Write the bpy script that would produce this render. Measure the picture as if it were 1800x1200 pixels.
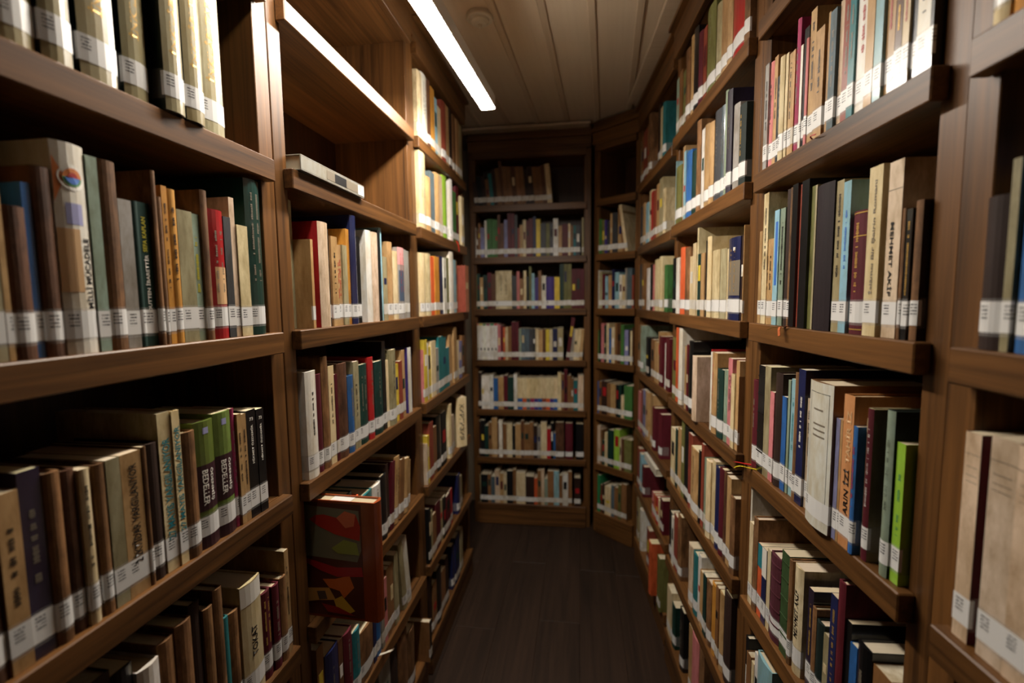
import bpy, math, random
from mathutils import Matrix, Vector
random.seed(7)
for o in list(bpy.data.objects): bpy.data.objects.remove(o, do_unlink=True)
scn = bpy.context.scene
COL = scn.collection

# ---------------------------------------------------------------- camera
CAM_H = 1.497
YAW = math.radians(8.26)          # the camera looks 8 degrees left of the aisle
PITCH, ROLL = 0.0884717, -0.0114543
def room(x, y):                   # camera heading frame -> room frame
    return (x*math.cos(YAW) - y*math.sin(YAW), x*math.sin(YAW) + y*math.cos(YAW))
cam_d = bpy.data.cameras.new('camera'); cam = bpy.data.objects.new('camera', cam_d); COL.objects.link(cam)
cam_d.sensor_width = 36.0; cam_d.lens = 36.0*827.775/1800.0
cam_d.clip_start = 0.01; cam_d.clip_end = 50
fx, fy = room(0, 1)
fwd = Vector((fx*math.cos(PITCH), fy*math.cos(PITCH), -math.sin(PITCH)))
up0 = Vector((fx*math.sin(PITCH), fy*math.sin(PITCH), math.cos(PITCH)))
rx, ry = room(1, 0); right0 = Vector((rx, ry, 0))
right = right0*math.cos(ROLL) + up0*math.sin(ROLL)
up = up0*math.cos(ROLL) - right0*math.sin(ROLL)
m = Matrix.Identity(4)
for i in range(3):
    m[i][0], m[i][1], m[i][2] = right[i], up[i], -fwd[i]
m[2][3] = CAM_H
cam.matrix_world = m
cam_d.dof.use_dof = True; cam_d.dof.focus_distance = 0.95; cam_d.dof.aperture_fstop = 2.3
scn.camera = cam

# ---------------------------------------------------------------- world, exposure
w = bpy.data.worlds.new('dim_room'); scn.world = w; w.use_nodes = True
w.node_tree.nodes['Background'].inputs[0].default_value = (1.0, 0.85, 0.7, 1)
w.node_tree.nodes['Background'].inputs[1].default_value = 0.001
scn.view_settings.view_transform = 'Standard'; scn.view_settings.look = 'None'
scn.view_settings.gamma = 1.0; scn.view_settings.use_curve_mapping = False
scn.view_settings.exposure = 0.0
LIGHT_POWER = 160.0                # emission of the LED strips
CEIL = 2.567
# LED strips: (end, end) in the camera heading frame, metres
STRIP = ((-0.0795, 1.849), (-0.292, 0.81), 0.72 + CAM_H)    # ends and height of the hanging LED strip, camera heading frame

# ---------------------------------------------------------------- materials
def lin(c):
    f = lambda v: v/12.92 if v <= .04045 else ((v+.055)/1.055)**2.4
    return tuple(f(v/255.0) for v in c)
def new_mat(name):
    mt = bpy.data.materials.new(name); mt.use_nodes = True
    nt = mt.node_tree; bs = nt.nodes['Principled BSDF']
    return mt, nt, bs
def N(nt, typ, **kw):
    n = nt.nodes.new(typ)
    for k, v in kw.items(): setattr(n, k, v)
    return n
def plain(name, rgb, rough=.6, metal=0):
    mt, nt, bs = new_mat(name)
    bs.inputs['Base Color'].default_value = (*lin(rgb), 1)
    bs.inputs['Roughness'].default_value = rough; bs.inputs['Metallic'].default_value = metal
    return mt
def wood(name, axis, dark, light, rough=.42, scale=1.0, coat=0.0):
    mt, nt, bs = new_mat(name)
    tc = N(nt, 'ShaderNodeTexCoord'); oi = N(nt, 'ShaderNodeObjectInfo')
    mp = N(nt, 'ShaderNodeMapping')
    s = [70*scale]*3; s[axis] = 2.2*scale
    mp.inputs['Scale'].default_value = s
    add = N(nt, 'ShaderNodeVectorMath', operation='ADD')
    mul = N(nt, 'ShaderNodeVectorMath', operation='SCALE'); mul.inputs['Scale'].default_value = 13.0
    cmb = N(nt, 'ShaderNodeCombineXYZ')
    for i in range(3): nt.links.new(oi.outputs['Random'], cmb.inputs[i])
    nt.links.new(cmb.outputs[0], mul.inputs[0])
    nt.links.new(tc.outputs['Object'], add.inputs[0]); nt.links.new(mul.outputs[0], add.inputs[1])
    nt.links.new(add.outputs[0], mp.inputs['Vector'])
    n1 = N(nt, 'ShaderNodeTexNoise'); n1.inputs['Scale'].default_value = 1.0
    n1.inputs['Detail'].default_value = 6; n1.inputs['Roughness'].default_value = .65; n1.inputs['Distortion'].default_value = .6
    nt.links.new(mp.outputs[0], n1.inputs['Vector'])
    mp2 = N(nt, 'ShaderNodeMapping'); s2 = [9*scale]*3; s2[axis] = .9*scale
    mp2.inputs['Scale'].default_value = s2
    nt.links.new(add.outputs[0], mp2.inputs['Vector'])
    n2 = N(nt, 'ShaderNodeTexNoise'); n2.inputs['Scale'].default_value = 1.0; n2.inputs['Detail'].default_value = 3
    nt.links.new(mp2.outputs[0], n2.inputs['Vector'])
    mx = N(nt, 'ShaderNodeMath', operation='MULTIPLY_ADD'); mx.inputs[1].default_value = .6
    sc = N(nt, 'ShaderNodeMath', operation='MULTIPLY'); sc.inputs[1].default_value = .4
    nt.links.new(n2.outputs['Fac'], sc.inputs[0]); nt.links.new(n1.outputs['Fac'], mx.inputs[0]); nt.links.new(sc.outputs[0], mx.inputs[2])
    cr = N(nt, 'ShaderNodeValToRGB')
    cr.color_ramp.elements[0].position = .36; cr.color_ramp.elements[0].color = (*lin(dark), 1)
    cr.color_ramp.elements[1].position = .62; cr.color_ramp.elements[1].color = (*lin(light), 1)
    nt.links.new(mx.outputs[0], cr.inputs[0]); nt.links.new(cr.outputs[0], bs.inputs['Base Color'])
    bs.inputs['Roughness'].default_value = rough; bs.inputs['Specular IOR Level'].default_value = .35
    bp = N(nt, 'ShaderNodeBump'); bp.inputs['Strength'].default_value = .08; bp.inputs['Distance'].default_value = .001
    nt.links.new(n1.outputs['Fac'], bp.inputs['Height']); nt.links.new(bp.outputs[0], bs.inputs['Normal'])
    return mt
def cover_mat(name, rough, wear, attribute=False, coat=0.0):
    mt, nt, bs = new_mat(name)
    if attribute:
        src = N(nt, 'ShaderNodeAttribute'); src.attribute_name = 'tint'; colour = src.outputs['Color']
    else:
        src = N(nt, 'ShaderNodeObjectInfo'); colour = src.outputs['Color']
    tc = N(nt, 'ShaderNodeTexCoord')
    n1 = N(nt, 'ShaderNodeTexNoise'); n1.inputs['Scale'].default_value = 45; n1.inputs['Detail'].default_value = 6
    n1.inputs['Roughness'].default_value = .7
    mp = N(nt, 'ShaderNodeMapping'); mp.inputs['Scale'].default_value = (1.6, 1.6, .55)
    if not attribute:
        ad = N(nt, 'ShaderNodeVectorMath', operation='ADD')
        cb = N(nt, 'ShaderNodeCombineXYZ'); ml = N(nt, 'ShaderNodeMath', operation='MULTIPLY'); ml.inputs[1].default_value = 9
        nt.links.new(src.outputs['Random'], ml.inputs[0])
        for i in range(3): nt.links.new(ml.outputs[0], cb.inputs[i])
        nt.links.new(tc.outputs['Object'], ad.inputs[0]); nt.links.new(cb.outputs[0], ad.inputs[1]); nt.links.new(ad.outputs[0], mp.inputs['Vector'])
    else:
        nt.links.new(tc.outputs['Object'], mp.inputs['Vector'])
    nt.links.new(mp.outputs[0], n1.inputs['Vector'])
    cr = N(nt, 'ShaderNodeValToRGB'); lo = 1-wear
    cr.color_ramp.elements[0].position = .33; cr.color_ramp.elements[0].color = (lo*.96, lo*.9, lo*.8, 1)
    cr.color_ramp.elements[1].position = .58; cr.color_ramp.elements[1].color = (1, 1, 1, 1)
    nt.links.new(n1.outputs['Fac'], cr.inputs[0])
    n2 = N(nt, 'ShaderNodeTexNoise'); n2.inputs['Scale'].default_value = 14; n2.inputs['Detail'].default_value = 3; n2.inputs['Distortion'].default_value = .8
    nt.links.new(mp.outputs[0], n2.inputs['Vector'])
    cr2 = N(nt, 'ShaderNodeValToRGB'); lo2 = 1-wear*.9
    cr2.color_ramp.elements[0].position = .38; cr2.color_ramp.elements[0].color = (lo2, lo2*.95, lo2*.86, 1)
    cr2.color_ramp.elements[1].position = .56; cr2.color_ramp.elements[1].color = (1, 1, 1, 1)
    nt.links.new(n2.outputs['Fac'], cr2.inputs[0])
    m0 = N(nt, 'ShaderNodeMix', data_type='RGBA', blend_type='MULTIPLY'); m0.inputs['Factor'].default_value = 1
    nt.links.new(cr2.outputs[0], m0.inputs['A']); nt.links.new(cr.outputs[0], m0.inputs['B'])
    mx = N(nt, 'ShaderNodeMix', data_type='RGBA', blend_type='MULTIPLY'); mx.inputs['Factor'].default_value = 1
    nt.links.new(colour, mx.inputs['A']); nt.links.new(m0.outputs['Result'], mx.inputs['B'])
    nt.links.new(mx.outputs['Result'], bs.inputs['Base Color'])
    bs.inputs['Roughness'].default_value = rough
    bs.inputs['Specular IOR Level'].default_value = .3
    bs.inputs['Coat Weight'].default_value = coat; bs.inputs['Coat Roughness'].default_value = .12
    bp = N(nt, 'ShaderNodeBump'); bp.inputs['Strength'].default_value = .25; bp.inputs['Distance'].default_value = .0012
    nt.links.new(n1.outputs['Fac'], bp.inputs['Height']); nt.links.new(bp.outputs[0], bs.inputs['Normal'])
    return mt
def paper_edge(name):
    mt, nt, bs = new_mat(name)
    tc = N(nt, 'ShaderNodeTexCoord'); mp = N(nt, 'ShaderNodeMapping'); mp.inputs['Scale'].default_value = (1400, 6, 6)
    n1 = N(nt, 'ShaderNodeTexNoise'); n1.inputs['Scale'].default_value = 1
    nt.links.new(tc.outputs['Object'], mp.inputs['Vector']); nt.links.new(mp.outputs[0], n1.inputs['Vector'])
    oi = N(nt, 'ShaderNodeObjectInfo')
    cr = N(nt, 'ShaderNodeValToRGB')
    cr.color_ramp.elements[0].color = (.72, .68, .6, 1); cr.color_ramp.elements[1].color = (1, 1, 1, 1)
    nt.links.new(n1.outputs['Fac'], cr.inputs[0])
    mx = N(nt, 'ShaderNodeMix', data_type='RGBA', blend_type='MULTIPLY'); mx.inputs['Factor'].default_value = 1
    nt.links.new(oi.outputs['Color'], mx.inputs['A']); nt.links.new(cr.outputs[0], mx.inputs['B'])
    nt.links.new(mx.outputs['Result'], bs.inputs['Base Color']); bs.inputs['Roughness'].default_value = .85
    return mt
def label_mat(name):
    """white call-number sticker with rows of small illegible dark print"""
    mt, nt, bs = new_mat(name)
    tc = N(nt, 'ShaderNodeTexCoord'); sp = N(nt, 'ShaderNodeSeparateXYZ'); nt.links.new(tc.outputs['UV'], sp.inputs[0])
    oi = N(nt, 'ShaderNodeObjectInfo')
    rows = N(nt, 'ShaderNodeMath', operation='MULTIPLY'); rows.inputs[1].default_value = 8.0
    nt.links.new(sp.outputs['Y'], rows.inputs[0])
    fr = N(nt, 'ShaderNodeMath', operation='FRACT'); nt.links.new(rows.outputs[0], fr.inputs[0])
    g1 = N(nt, 'ShaderNodeMath', operation='GREATER_THAN'); g1.inputs[1].default_value = .5; nt.links.new(fr.outputs[0], g1.inputs[0])
    fl = N(nt, 'ShaderNodeMath', operation='FLOOR'); nt.links.new(rows.outputs[0], fl.inputs[0])
    cb = N(nt, 'ShaderNodeCombineXYZ')
    xs = N(nt, 'ShaderNodeMath', operation='MULTIPLY'); xs.inputs[1].default_value = 1300.0
    nt.links.new(sp.outputs['X'], xs.inputs[0])
    rr = N(nt, 'ShaderNodeMath', operation='MULTIPLY_ADD'); rr.inputs[1].default_value = 61.0
    nt.links.new(oi.outputs['Random'], rr.inputs[0]); nt.links.new(xs.outputs[0], rr.inputs[2])
    nt.links.new(rr.outputs[0], cb.inputs[0])
    f7 = N(nt, 'ShaderNodeMath', operation='MULTIPLY'); f7.inputs[1].default_value = 7.3; nt.links.new(fl.outputs[0], f7.inputs[0])
    nt.links.new(f7.outputs[0], cb.inputs[1])
    nz = N(nt, 'ShaderNodeTexNoise'); nz.inputs['Scale'].default_value = 1.0; nz.inputs['Detail'].default_value = 1
    nt.links.new(cb.outputs[0], nz.inputs['Vector'])
    g2 = N(nt, 'ShaderNodeMath', operation='GREATER_THAN'); g2.inputs[1].default_value = .44; nt.links.new(nz.outputs['Fac'], g2.inputs[0])
    # keep the margins free
    a = N(nt, 'ShaderNodeMath', operation='COMPARE'); a.inputs[1].default_value = .62; a.inputs[2].default_value = .25
    nt.links.new(sp.outputs['Y'], a.inputs[0])
    b = N(nt, 'ShaderNodeMath', operation='COMPARE'); b.inputs[1].default_value = .009; b.inputs[2].default_value = .005
    nt.links.new(sp.outputs['X'], b.inputs[0])
    p1 = N(nt, 'ShaderNodeMath', operation='MULTIPLY'); p2 = N(nt, 'ShaderNodeMath', operation='MULTIPLY'); p3 = N(nt, 'ShaderNodeMath', operation='MULTIPLY')
    nt.links.new(g1.outputs[0], p1.inputs[0]); nt.links.new(g2.outputs[0], p1.inputs[1])
    nt.links.new(p1.outputs[0], p2.inputs[0]); nt.links.new(a.outputs[0], p2.inputs[1])
    nt.links.new(p2.outputs[0], p3.inputs[0]); nt.links.new(b.outputs[0], p3.inputs[1])
    mx = N(nt, 'ShaderNodeMix', data_type='RGBA')
    mx.inputs['A'].default_value = (.72, .71, .69, 1); mx.inputs['B'].default_value = (.05, .05, .055, 1)
    nt.links.new(p3.outputs[0], mx.inputs['Factor']); nt.links.new(mx.outputs['Result'], bs.inputs['Base Color'])
    bs.inputs['Roughness'].default_value = .3
    return mt
def tape_mat(name):
    mt, nt, bs = new_mat(name)
    bs.inputs['Base Color'].default_value = (.62, .6, .57, 1); bs.inputs['Roughness'].default_value = .22
    bs.inputs['Alpha'].default_value = .2
    return mt
def emit(name, col, strength):
    mt, nt, bs = new_mat(name)
    bs.inputs['Base Color'].default_value = (.9, .9, .9, 1)
    bs.inputs['Emission Color'].default_value = (*col, 1); bs.inputs['Emission Strength'].default_value = strength
    return mt
WD, WL = (58, 36, 17), (116, 77, 39)
M = dict(
    wood_x=wood('walnut_lengthwise', 0, WD, WL), wood_z=wood('walnut_upright', 2, WD, WL),
    back=wood('walnut_back_panel', 2, (40, 23, 12), (72, 45, 25)),
    floor=wood('dark_floor_planks', 1, (34, 24, 18), (56, 40, 30), rough=.5, scale=.8),
    ceil=wood('painted_ceiling_boards', 1, (210, 189, 162), (218, 198, 172), rough=.6, scale=.7),
    batten=wood('ceiling_battens', 1, (190, 168, 141), (204, 182, 155), rough=.6),
    wall=plain('plaster_wall', (150, 132, 110), .8),
    matte=cover_mat('book_cover_paper', .55, .28), gloss=cover_mat('book_cover_glossy', .32, .10, coat=.5),
    cloth=cover_mat('book_cover_cloth', .7, .16), worn=cover_mat('book_cover_worn', .7, .5),
    pages=paper_edge('page_edges'), label=label_mat('call_number_sticker'), tape=tape_mat('clear_tape'),
    far=cover_mat('far_books', .5, .2, attribute=True),
    led=emit('led_diffuser', (1.0, .915, .80), LIGHT_POWER), alu=plain('white_aluminium', (205, 203, 198), .35),
    plastic=plain('white_plastic', (206, 196, 176), .4), dark_plastic=plain('grey_plastic', (90, 84, 76), .5),
)
INK = {}
def ink(code):
    if code not in INK:
        rgb = dict(k=(20, 19, 20), w=(226, 222, 212), g=(190, 150, 70), t=(40, 120, 130), y=(190, 180, 50), b=(60, 40, 90), r=(170, 40, 40), s=(120, 110, 95), d=(52, 22, 30), o=(205, 120, 60), u=(60, 110, 190), e=(70, 130, 80), p=(205, 165, 120), z=(150, 150, 190), q=(212, 150, 148), h=(70, 84, 104))[code]
        INK[code] = plain('print_' + code, rgb, .45, .35 if code == 'g' else 0)
    return INK[code]

# ---------------------------------------------------------------- mesh helpers
def mesh_obj(name, verts, faces, mat, parent=None, uvs=None):
    me = bpy.data.meshes.new(name); me.from_pydata(verts, [], faces)
    if uvs is not None:
        uv = me.uv_layers.new(name='UVMap')
        flat = [c for f in faces for vi in f for c in uvs[vi]]
        uv.data.foreach_set('uv', flat)
    for mm in (mat if isinstance(mat, (list, tuple)) else [mat]): me.materials.append(mm)
    o = bpy.data.objects.new(name, me); COL.objects.link(o)
    if parent is not None: o.parent = parent
    return o
class MB:
    def __init__(s): s.v, s.f = [], []
    def box(s, x0, x1, y0, y1, z0, z1, ch=0.0):
        b = len(s.v)
        if ch <= 0:
            s.v += [(x, y, z) for z in (z0, z1) for y in (y0, y1) for x in (x0, x1)]
            s.f += [tuple(b+i for i in q) for q in ((0, 2, 3, 1), (4, 5, 7, 6), (0, 1, 5, 4), (2, 6, 7, 3), (0, 4, 6, 2), (1, 3, 7, 5))]
            return s
        # chamfered box: 24 vertices
        idx = {}
        for sx, x, xi in ((0, x0, x0+ch), (1, x1, x1-ch)):
            for sy, y, yi in ((0, y0, y0+ch), (1, y1, y1-ch)):
                for sz, z, zi in ((0, z0, z0+ch), (1, z1, z1-ch)):
                    for ax, p in ((0, (x, yi, zi)), (1, (xi, y, zi)), (2, (xi, yi, z))):
                        idx[sx, sy, sz, ax] = len(s.v); s.v.append(p)
        I = lambda *k: idx[k]
        q = []
        for a in (0, 1):
            q.append([I(a, 0, 0, 0), I(a, 1, 0, 0), I(a, 1, 1, 0), I(a, 0, 1, 0)])
            q.append([I(0, a, 0, 1), I(1, a, 0, 1), I(1, a, 1, 1), I(0, a, 1, 1)])
            q.append([I(0, 0, a, 2), I(1, 0, a, 2), I(1, 1, a, 2), I(0, 1, a, 2)])
        for a in (0, 1):
            for c in (0, 1):
                q.append([I(a, c, 0, 0), I(a, c, 1, 0), I(a, c, 1, 1), I(a, c, 0, 1)])
                q.append([I(a, 0, c, 0), I(a, 1, c, 0), I(a, 1, c, 2), I(a, 0, c, 2)])
                q.append([I(0, a, c, 1), I(1, a, c, 1), I(1, a, c, 2), I(0, a, c, 2)])
        for a in (0, 1):
            for c in (0, 1):
                for e in (0, 1): q.append([I(a, c, e, 0), I(a, c, e, 1), I(a, c, e, 2)])
        cx, cy, cz = (x0+x1)/2, (y0+y1)/2, (z0+z1)/2
        for f in q:                                   # face outwards
            p = [Vector(s.v[i]) for i in f]; n = (p[1]-p[0]).cross(p[2]-p[0])
            c = sum(p, Vector())/len(p) - Vector((cx, cy, cz))
            s.f.append(tuple(f) if n.dot(c) > 0 else tuple(reversed(f)))
        return s
    def prism(s, loop, z0, z1):                       # loop counter-clockwise seen from above
        b = len(s.v); n = len(loop)
        s.v += [(x, y, z0) for x, y in loop] + [(x, y, z1) for x, y in loop]
        s.f += [tuple(range(b+n-1, b-1, -1)), tuple(range(b+n, b+2*n))]
        s.f += [(b+i, b+(i+1) % n, b+n+(i+1) % n, b+n+i) for i in range(n)]
        return s
    def lathe(s, prof, n=28, c=(0, 0)):
        b = len(s.v); k = len(prof)
        for i in range(n):
            a = 2*math.pi*i/n
            s.v += [(c[0]+r*math.cos(a), c[1]+r*math.sin(a), z) for r, z in prof]
        for i in range(n):
            j = (i+1) % n
            s.f += [(b+i*k+t, b+j*k+t, b+j*k+t+1, b+i*k+t+1) for t in range(k-1)]
        return s
    def obj(s, name, mat, parent=None): return mesh_obj(name, s.v, s.f, mat, parent)
def empty(name, loc, rz=0.0):
    o = bpy.data.objects.new(name, None); COL.objects.link(o); o.empty_display_size = .05
    o.location = loc; o.rotation_euler = (0, 0, rz); return o
def tag(o, label, cat, group=None):
    o['label'] = label; o['category'] = cat
    if group: o['group'] = group
    return o
def structure(o, label=None):
    o['kind'] = 'structure'
    if label: o['label'] = label
    return o

# ---------------------------------------------------------------- the bookcases
SHELF_Z = {4: 0.921, 3: .5964, 2: .2712, 1: -.0588, 0: -.3890, -1: -.7158, -2: -1.0386, -3: -1.3534}
SHELF_T = 0.041
PROUD, POST, DEPTH = .022, .040, .30
CASES = {   # front left and front right shelf corners, camera heading frame
    'A': ((-0.5532, 0.2156), (-0.4497, 0.9281)),
    'B': ((-0.4407, 0.9818), (-0.3337, 1.6997)),
    'C': ((-0.3291, 1.7626), (-0.2261, 2.4706)),
    'D': ((-0.2405, 3.0559), (0.4688, 2.96)),
    'E': ((0.5161, 2.912), (0.7044, 2.7073)),
    'P': ((0.6838, 2.5836), (0.6359, 1.909)),
    'Q': ((0.6146, 1.8355), (0.5525, 1.1421)),
    'S': ((0.5446, 1.0813), (0.5007, 0.5835)),
    'U': ((0.4929, 0.5284), (0.4297, -0.1888)),
}
FRAME = {}
for c, (p, q) in CASES.items():
    p, q = Vector(room(*p)), Vector(room(*q)); d = q-p
    FRAME[c] = (p, d.length, math.atan2(d.y, d.x))
CASE_LABEL = {
    'A': 'walnut bookcase nearest the camera on the left side',
    'B': 'second walnut bookcase on the left, with the empty brightly lit top shelf',
    'C': 'farthest walnut bookcase on the left side of the aisle',
    'D': 'walnut bookcase facing the camera at the end of the aisle',
    'E': 'narrow slanted walnut bookcase in the far right corner',
    'P': 'farthest long walnut bookcase on the right, beside the corner bookcase',
    'Q': 'middle walnut bookcase on the right side of the aisle',
    'S': 'walnut bookcase on the right holding the lime green book',
    'U': 'walnut bookcase cut off by the right edge of the picture',
}
def to_world(c, x, y, z):
    p, L, a = FRAME[c]
    return Vector((p.x + x*math.cos(a) - y*math.sin(a), p.y + x*math.sin(a) + y*math.cos(a), z + CAM_H))
for c in CASES:
    p, L, a = FRAME[c]
    root = tag(empty('bookcase', (p.x, p.y, 0), a), CASE_LABEL[c], 'bookcase', 'walnut bookcases lining the aisle')
    y0 = PROUD
    top = SHELF_Z[4] + CAM_H
    out = .0265                                        # how far a post reaches past the shelf end
    for x in (-out, L - POST + out):
        MB().box(x, x+POST, y0, DEPTH, .0, top, .0012).obj('side_panel', M['wood_z'], root)
    MB().box(POST-out, L-POST+out, DEPTH-.012, DEPTH, .02, top).obj('back_panel', M['back'], root)
    for k in (4, 3, 2, 1, 0, -1, -2, -3):
        z1 = SHELF_Z[k] + CAM_H
        b = MB()
        b.box(0, L, 0, y0-.0004, z1-SHELF_T, z1, .0018)                              # thick front lip
        b.box(POST-out+.0004, L-POST+out-.0004, y0-.0004, DEPTH-.0125, z1-SHELF_T+.002, z1-.0002)   # board between the posts
        b.obj('shelf', M['wood_x'], root)
    MB().box(.001, L-.001, .004, .03, .003, SHELF_Z[-3]+CAM_H-SHELF_T-.001, .001).obj('plinth', M['wood_x'], root)
    MB().box(-out, L+out, .004, .03, top+.0005, top+.068, .001).obj('fascia', M['wood_x'], root)
    b = MB(); b.prism([(-out, -.016), (L+out, -.016), (L+out, .03), (-out, .03)], top+.0685, top+.082)
    b.prism([(-out, -.006), (L+out, -.006), (L+out, .03), (-out, .03)], top+.082, top+.094)
    b.obj('cornice', M['wood_x'], root)
    MB().box(-out, L+out, .012, .05, top+.0945, CEIL-.0135).obj('frieze', M['wood_x'], root)

# ---------------------------------------------------------------- the room
fl = empty('floor', (0, 0, 0)); structure(fl, 'dark wood plank floor of the aisle')
x = -1.9; r = 0
pw = .19
while x < 2.0:
    yy = -2.4 - random.random()*1.2
    while yy < 4.2:
        ln = 1.25
        y0_, y1_ = max(yy, -2.3), min(yy+ln, 4.1)
        if y1_-y0_ > .05:
            MB().box(x+.0003, x+pw-.0003, y0_+.0003, y1_-.0003, -.012, 0, .0006).obj('plank', M['floor'], fl)
        yy += ln
    x += pw
MB().box(-1.95, 2.05, -2.35, 4.15, -.05, -.0125).obj('subfloor', M['floor'], fl)
cl_ang = -math.radians(3.2)
ce = empty('ceiling', (0, 0, CEIL), cl_ang); structure(ce, 'painted board ceiling with narrow battens')
x = -2.2; step = .178
while x < 2.4:
    MB().box(x+.002, x+step-.002, -2.4, 3.02, -.004, .02, .0015).obj('plank', M['ceil'], ce)
    MB().box(x-.015, x+.015, -2.4, 3.03, -.012, -.0042, .003).obj('batten', M['batten'], ce)
    x += step
MB().box(-2.4, 2.6, -2.5, 4.4, .0205, .06).obj('attic_board', M['batten'], ce)
# trims where the ceiling meets the bookcases
def trim(name, a, b, width, z0, z1, mat):
    a, b = Vector(a), Vector(b); d = (b-a); o = MB().box(0, d.length, 0, width, z0, z1, .003).obj(name, mat)
    o.location = (a.x, a.y, 0); o.rotation_euler = (0, 0, math.atan2(d.y, d.x)); structure(o); return o
pa, pb = to_world('P', -.05, -.05, 0), to_world('U', .75, -.05, 0)
trim('trim_1', pa, pb, .09, CEIL-.03, CEIL-.0165, M['batten'])
pa, pb = to_world('D', -.1, -.06, 0), to_world('D', FRAME['D'][1]+.02, -.06, 0)
trim('trim_2', pa, pb, .09, CEIL-.03, CEIL-.0165, M['batten'])
pa, pb = to_world('A', -.05, -.05, 0), to_world('C', .78, -.05, 0)
trim('trim_3', pa, pb, .09, CEIL-.03, CEIL-.0165, M['batten'])
def wall(name, a, b, t=.08):
    a, b = Vector(a), Vector(b); d = b-a; o = MB().box(0, d.length, 0, t, 0, CEIL-.02).obj(name, M['wall'])
    o.location = (a.x, a.y, 0); o.rotation_euler = (0, 0, math.atan2(d.y, d.x)); structure(o); return o
lx = FRAME['B'][0].x - DEPTH - .02
wall('wall_left', (lx, -2.2), (lx, 2.62))
wall('wall_passage', (lx-.8, 2.62), (lx, 2.62), .06)
by = FRAME['D'][0].y + DEPTH + .06
wall('wall_back', (lx-.8, by), (2.0, by))
pU, pP = to_world('U', 1.9, DEPTH+.03, 0), to_world('P', -1.0, DEPTH+.03, 0)
wall('wall_right', (pP.x, pP.y), (pU.x, pU.y))
wall('wall_front', (2.0, -2.2), (lx, -2.2))

# ---------------------------------------------------------------- lights
def led_strip(a, b, z, label):
    a, b = Vector(room(*a)), Vector(room(*b)); d = b-a
    L = d.length
    root = tag(empty('led_strip_light', (a.x, a.y, z), math.atan2(d.y, d.x)), label, 'lamp')
    MB().box(0, L, -.0265, .0265, .0015, .046, .001).obj('housing', M['alu'], root)
    for x in (-.003, L):
        MB().box(x, x+.003, -.0265, .0265, .0, .046, .001).obj('end_cap', M['alu'], root)
    MB().box(.0005, L-.0005, -.0252, .0252, -.0045, .0014, .001).obj('diffuser', M['led'], root)
    for x in (.55, L-.08):
        MB().lathe([(0, .0465), (.0007, .0465), (.0007, CEIL-z-.014), (0, CEIL-z-.014)], 8, (x, 0)).obj('cable', M['alu'], root)
        MB().lathe([(0, CEIL-z-.030), (.016, CEIL-z-.030), (.018, CEIL-z-.0165), (0, CEIL-z-.0165)], 16, (x, 0)).obj('canopy', M['alu'], root)
    return root
led_strip(*STRIP, 'glowing white LED strip light hanging along the left bookcases')

# smoke detector
sx, sy = room(-.107, 1.87)
sd = tag(empty('smoke_detector', (sx, sy, CEIL-.0045)), 'round cream smoke detector on the ceiling right of the LED strip', 'smoke detector')
MB().lathe([(0, 0), (.050, 0), (.050, -.014), (.047, -.018), (0, -.018)]).obj('base', M['plastic'], sd)
MB().lathe([(0, -.0182), (.036, -.0182), (.034, -.026), (.024, -.033), (0, -.035)]).obj('head', M['plastic'], sd)
MB().lathe([(0, -.0352), (.009, -.0352), (.007, -.044), (0, -.046)], 16).obj('sensor', M['plastic'], sd)

# ---------------------------------------------------------------- books
PAL = dict(
    t=((186, 148, 98), 'tan'), T=((138, 97, 58), 'brown'), c=((222, 203, 160), 'cream'), w=((228, 226, 220), 'white'),
    b=((98, 62, 38), 'dark brown'), d=((52, 34, 27), 'very dark brown'), k=((22, 22, 24), 'black'), r=((178, 24, 30), 'bright red'),
    m=((92, 20, 34), 'maroon'), g=((66, 118, 58), 'green'), G=((22, 58, 52), 'dark green'), u=((40, 98, 168), 'blue'), n=((32, 38, 82), 'navy'),
    l=((142, 188, 206), 'light blue'), e=((34, 118, 126), 'teal'), y=((224, 198, 48), 'yellow'), Y=((196, 136, 40), 'ochre'), o=((214, 92, 40), 'orange'),
    a=((150, 146, 140), 'grey'), A=((66, 68, 74), 'dark grey'), p=((206, 122, 124), 'pink'), P=((158, 46, 92), 'magenta'), v=((112, 112, 58), 'olive'),
    V=((164, 154, 118), 'khaki'), x=((70, 54, 136), 'purple'), i=((150, 200, 52), 'lime green'), s=((140, 160, 142), 'sage green'), z=((136, 138, 188), 'lavender'),
    R=((146, 66, 48), 'brick red'), q=((50, 146, 208), 'sky blue'), B=((212, 188, 162), 'beige'), h=((86, 104, 116), 'slate'), X=((46, 36, 58), 'dark violet'),
    K=((24, 38, 34), 'blackish green'), M=((190, 124, 92), 'marbled orange-brown'), D=((28, 12, 18), 'dark aubergine'), C=((188, 130, 78), 'caramel'), F=((84, 38, 52), 'plum'),
    N=((60, 86, 50), 'leather green'), j=((36, 142, 88), 'emerald green'), v2=((104, 124, 52), 'moss green'))
CASE_NAME = dict(A='nearest left bookcase', B='second left bookcase', C='farthest left bookcase', D='end bookcase', E='corner bookcase',
                 P='farthest right bookcase', Q='middle right bookcase', S='near right bookcase', U='right edge bookcase')
ROW_NAME = {3: 'top shelf', 2: 'shelf above eye level', 1: 'eye-level shelf', 0: 'shelf below eye level', -1: 'second shelf below eye level', -2: 'third shelf below eye level', -3: 'bottom shelf'}
ORD = ['', 'first', 'second', 'third', 'fourth', 'fifth', 'sixth', 'seventh', 'eighth', 'ninth', 'tenth', 'eleventh', 'twelfth', 'thirteenth', 'fourteenth', 'fifteenth', 'sixteenth', 'seventeenth', 'eighteenth', 'nineteenth', 'twentieth']
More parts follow.
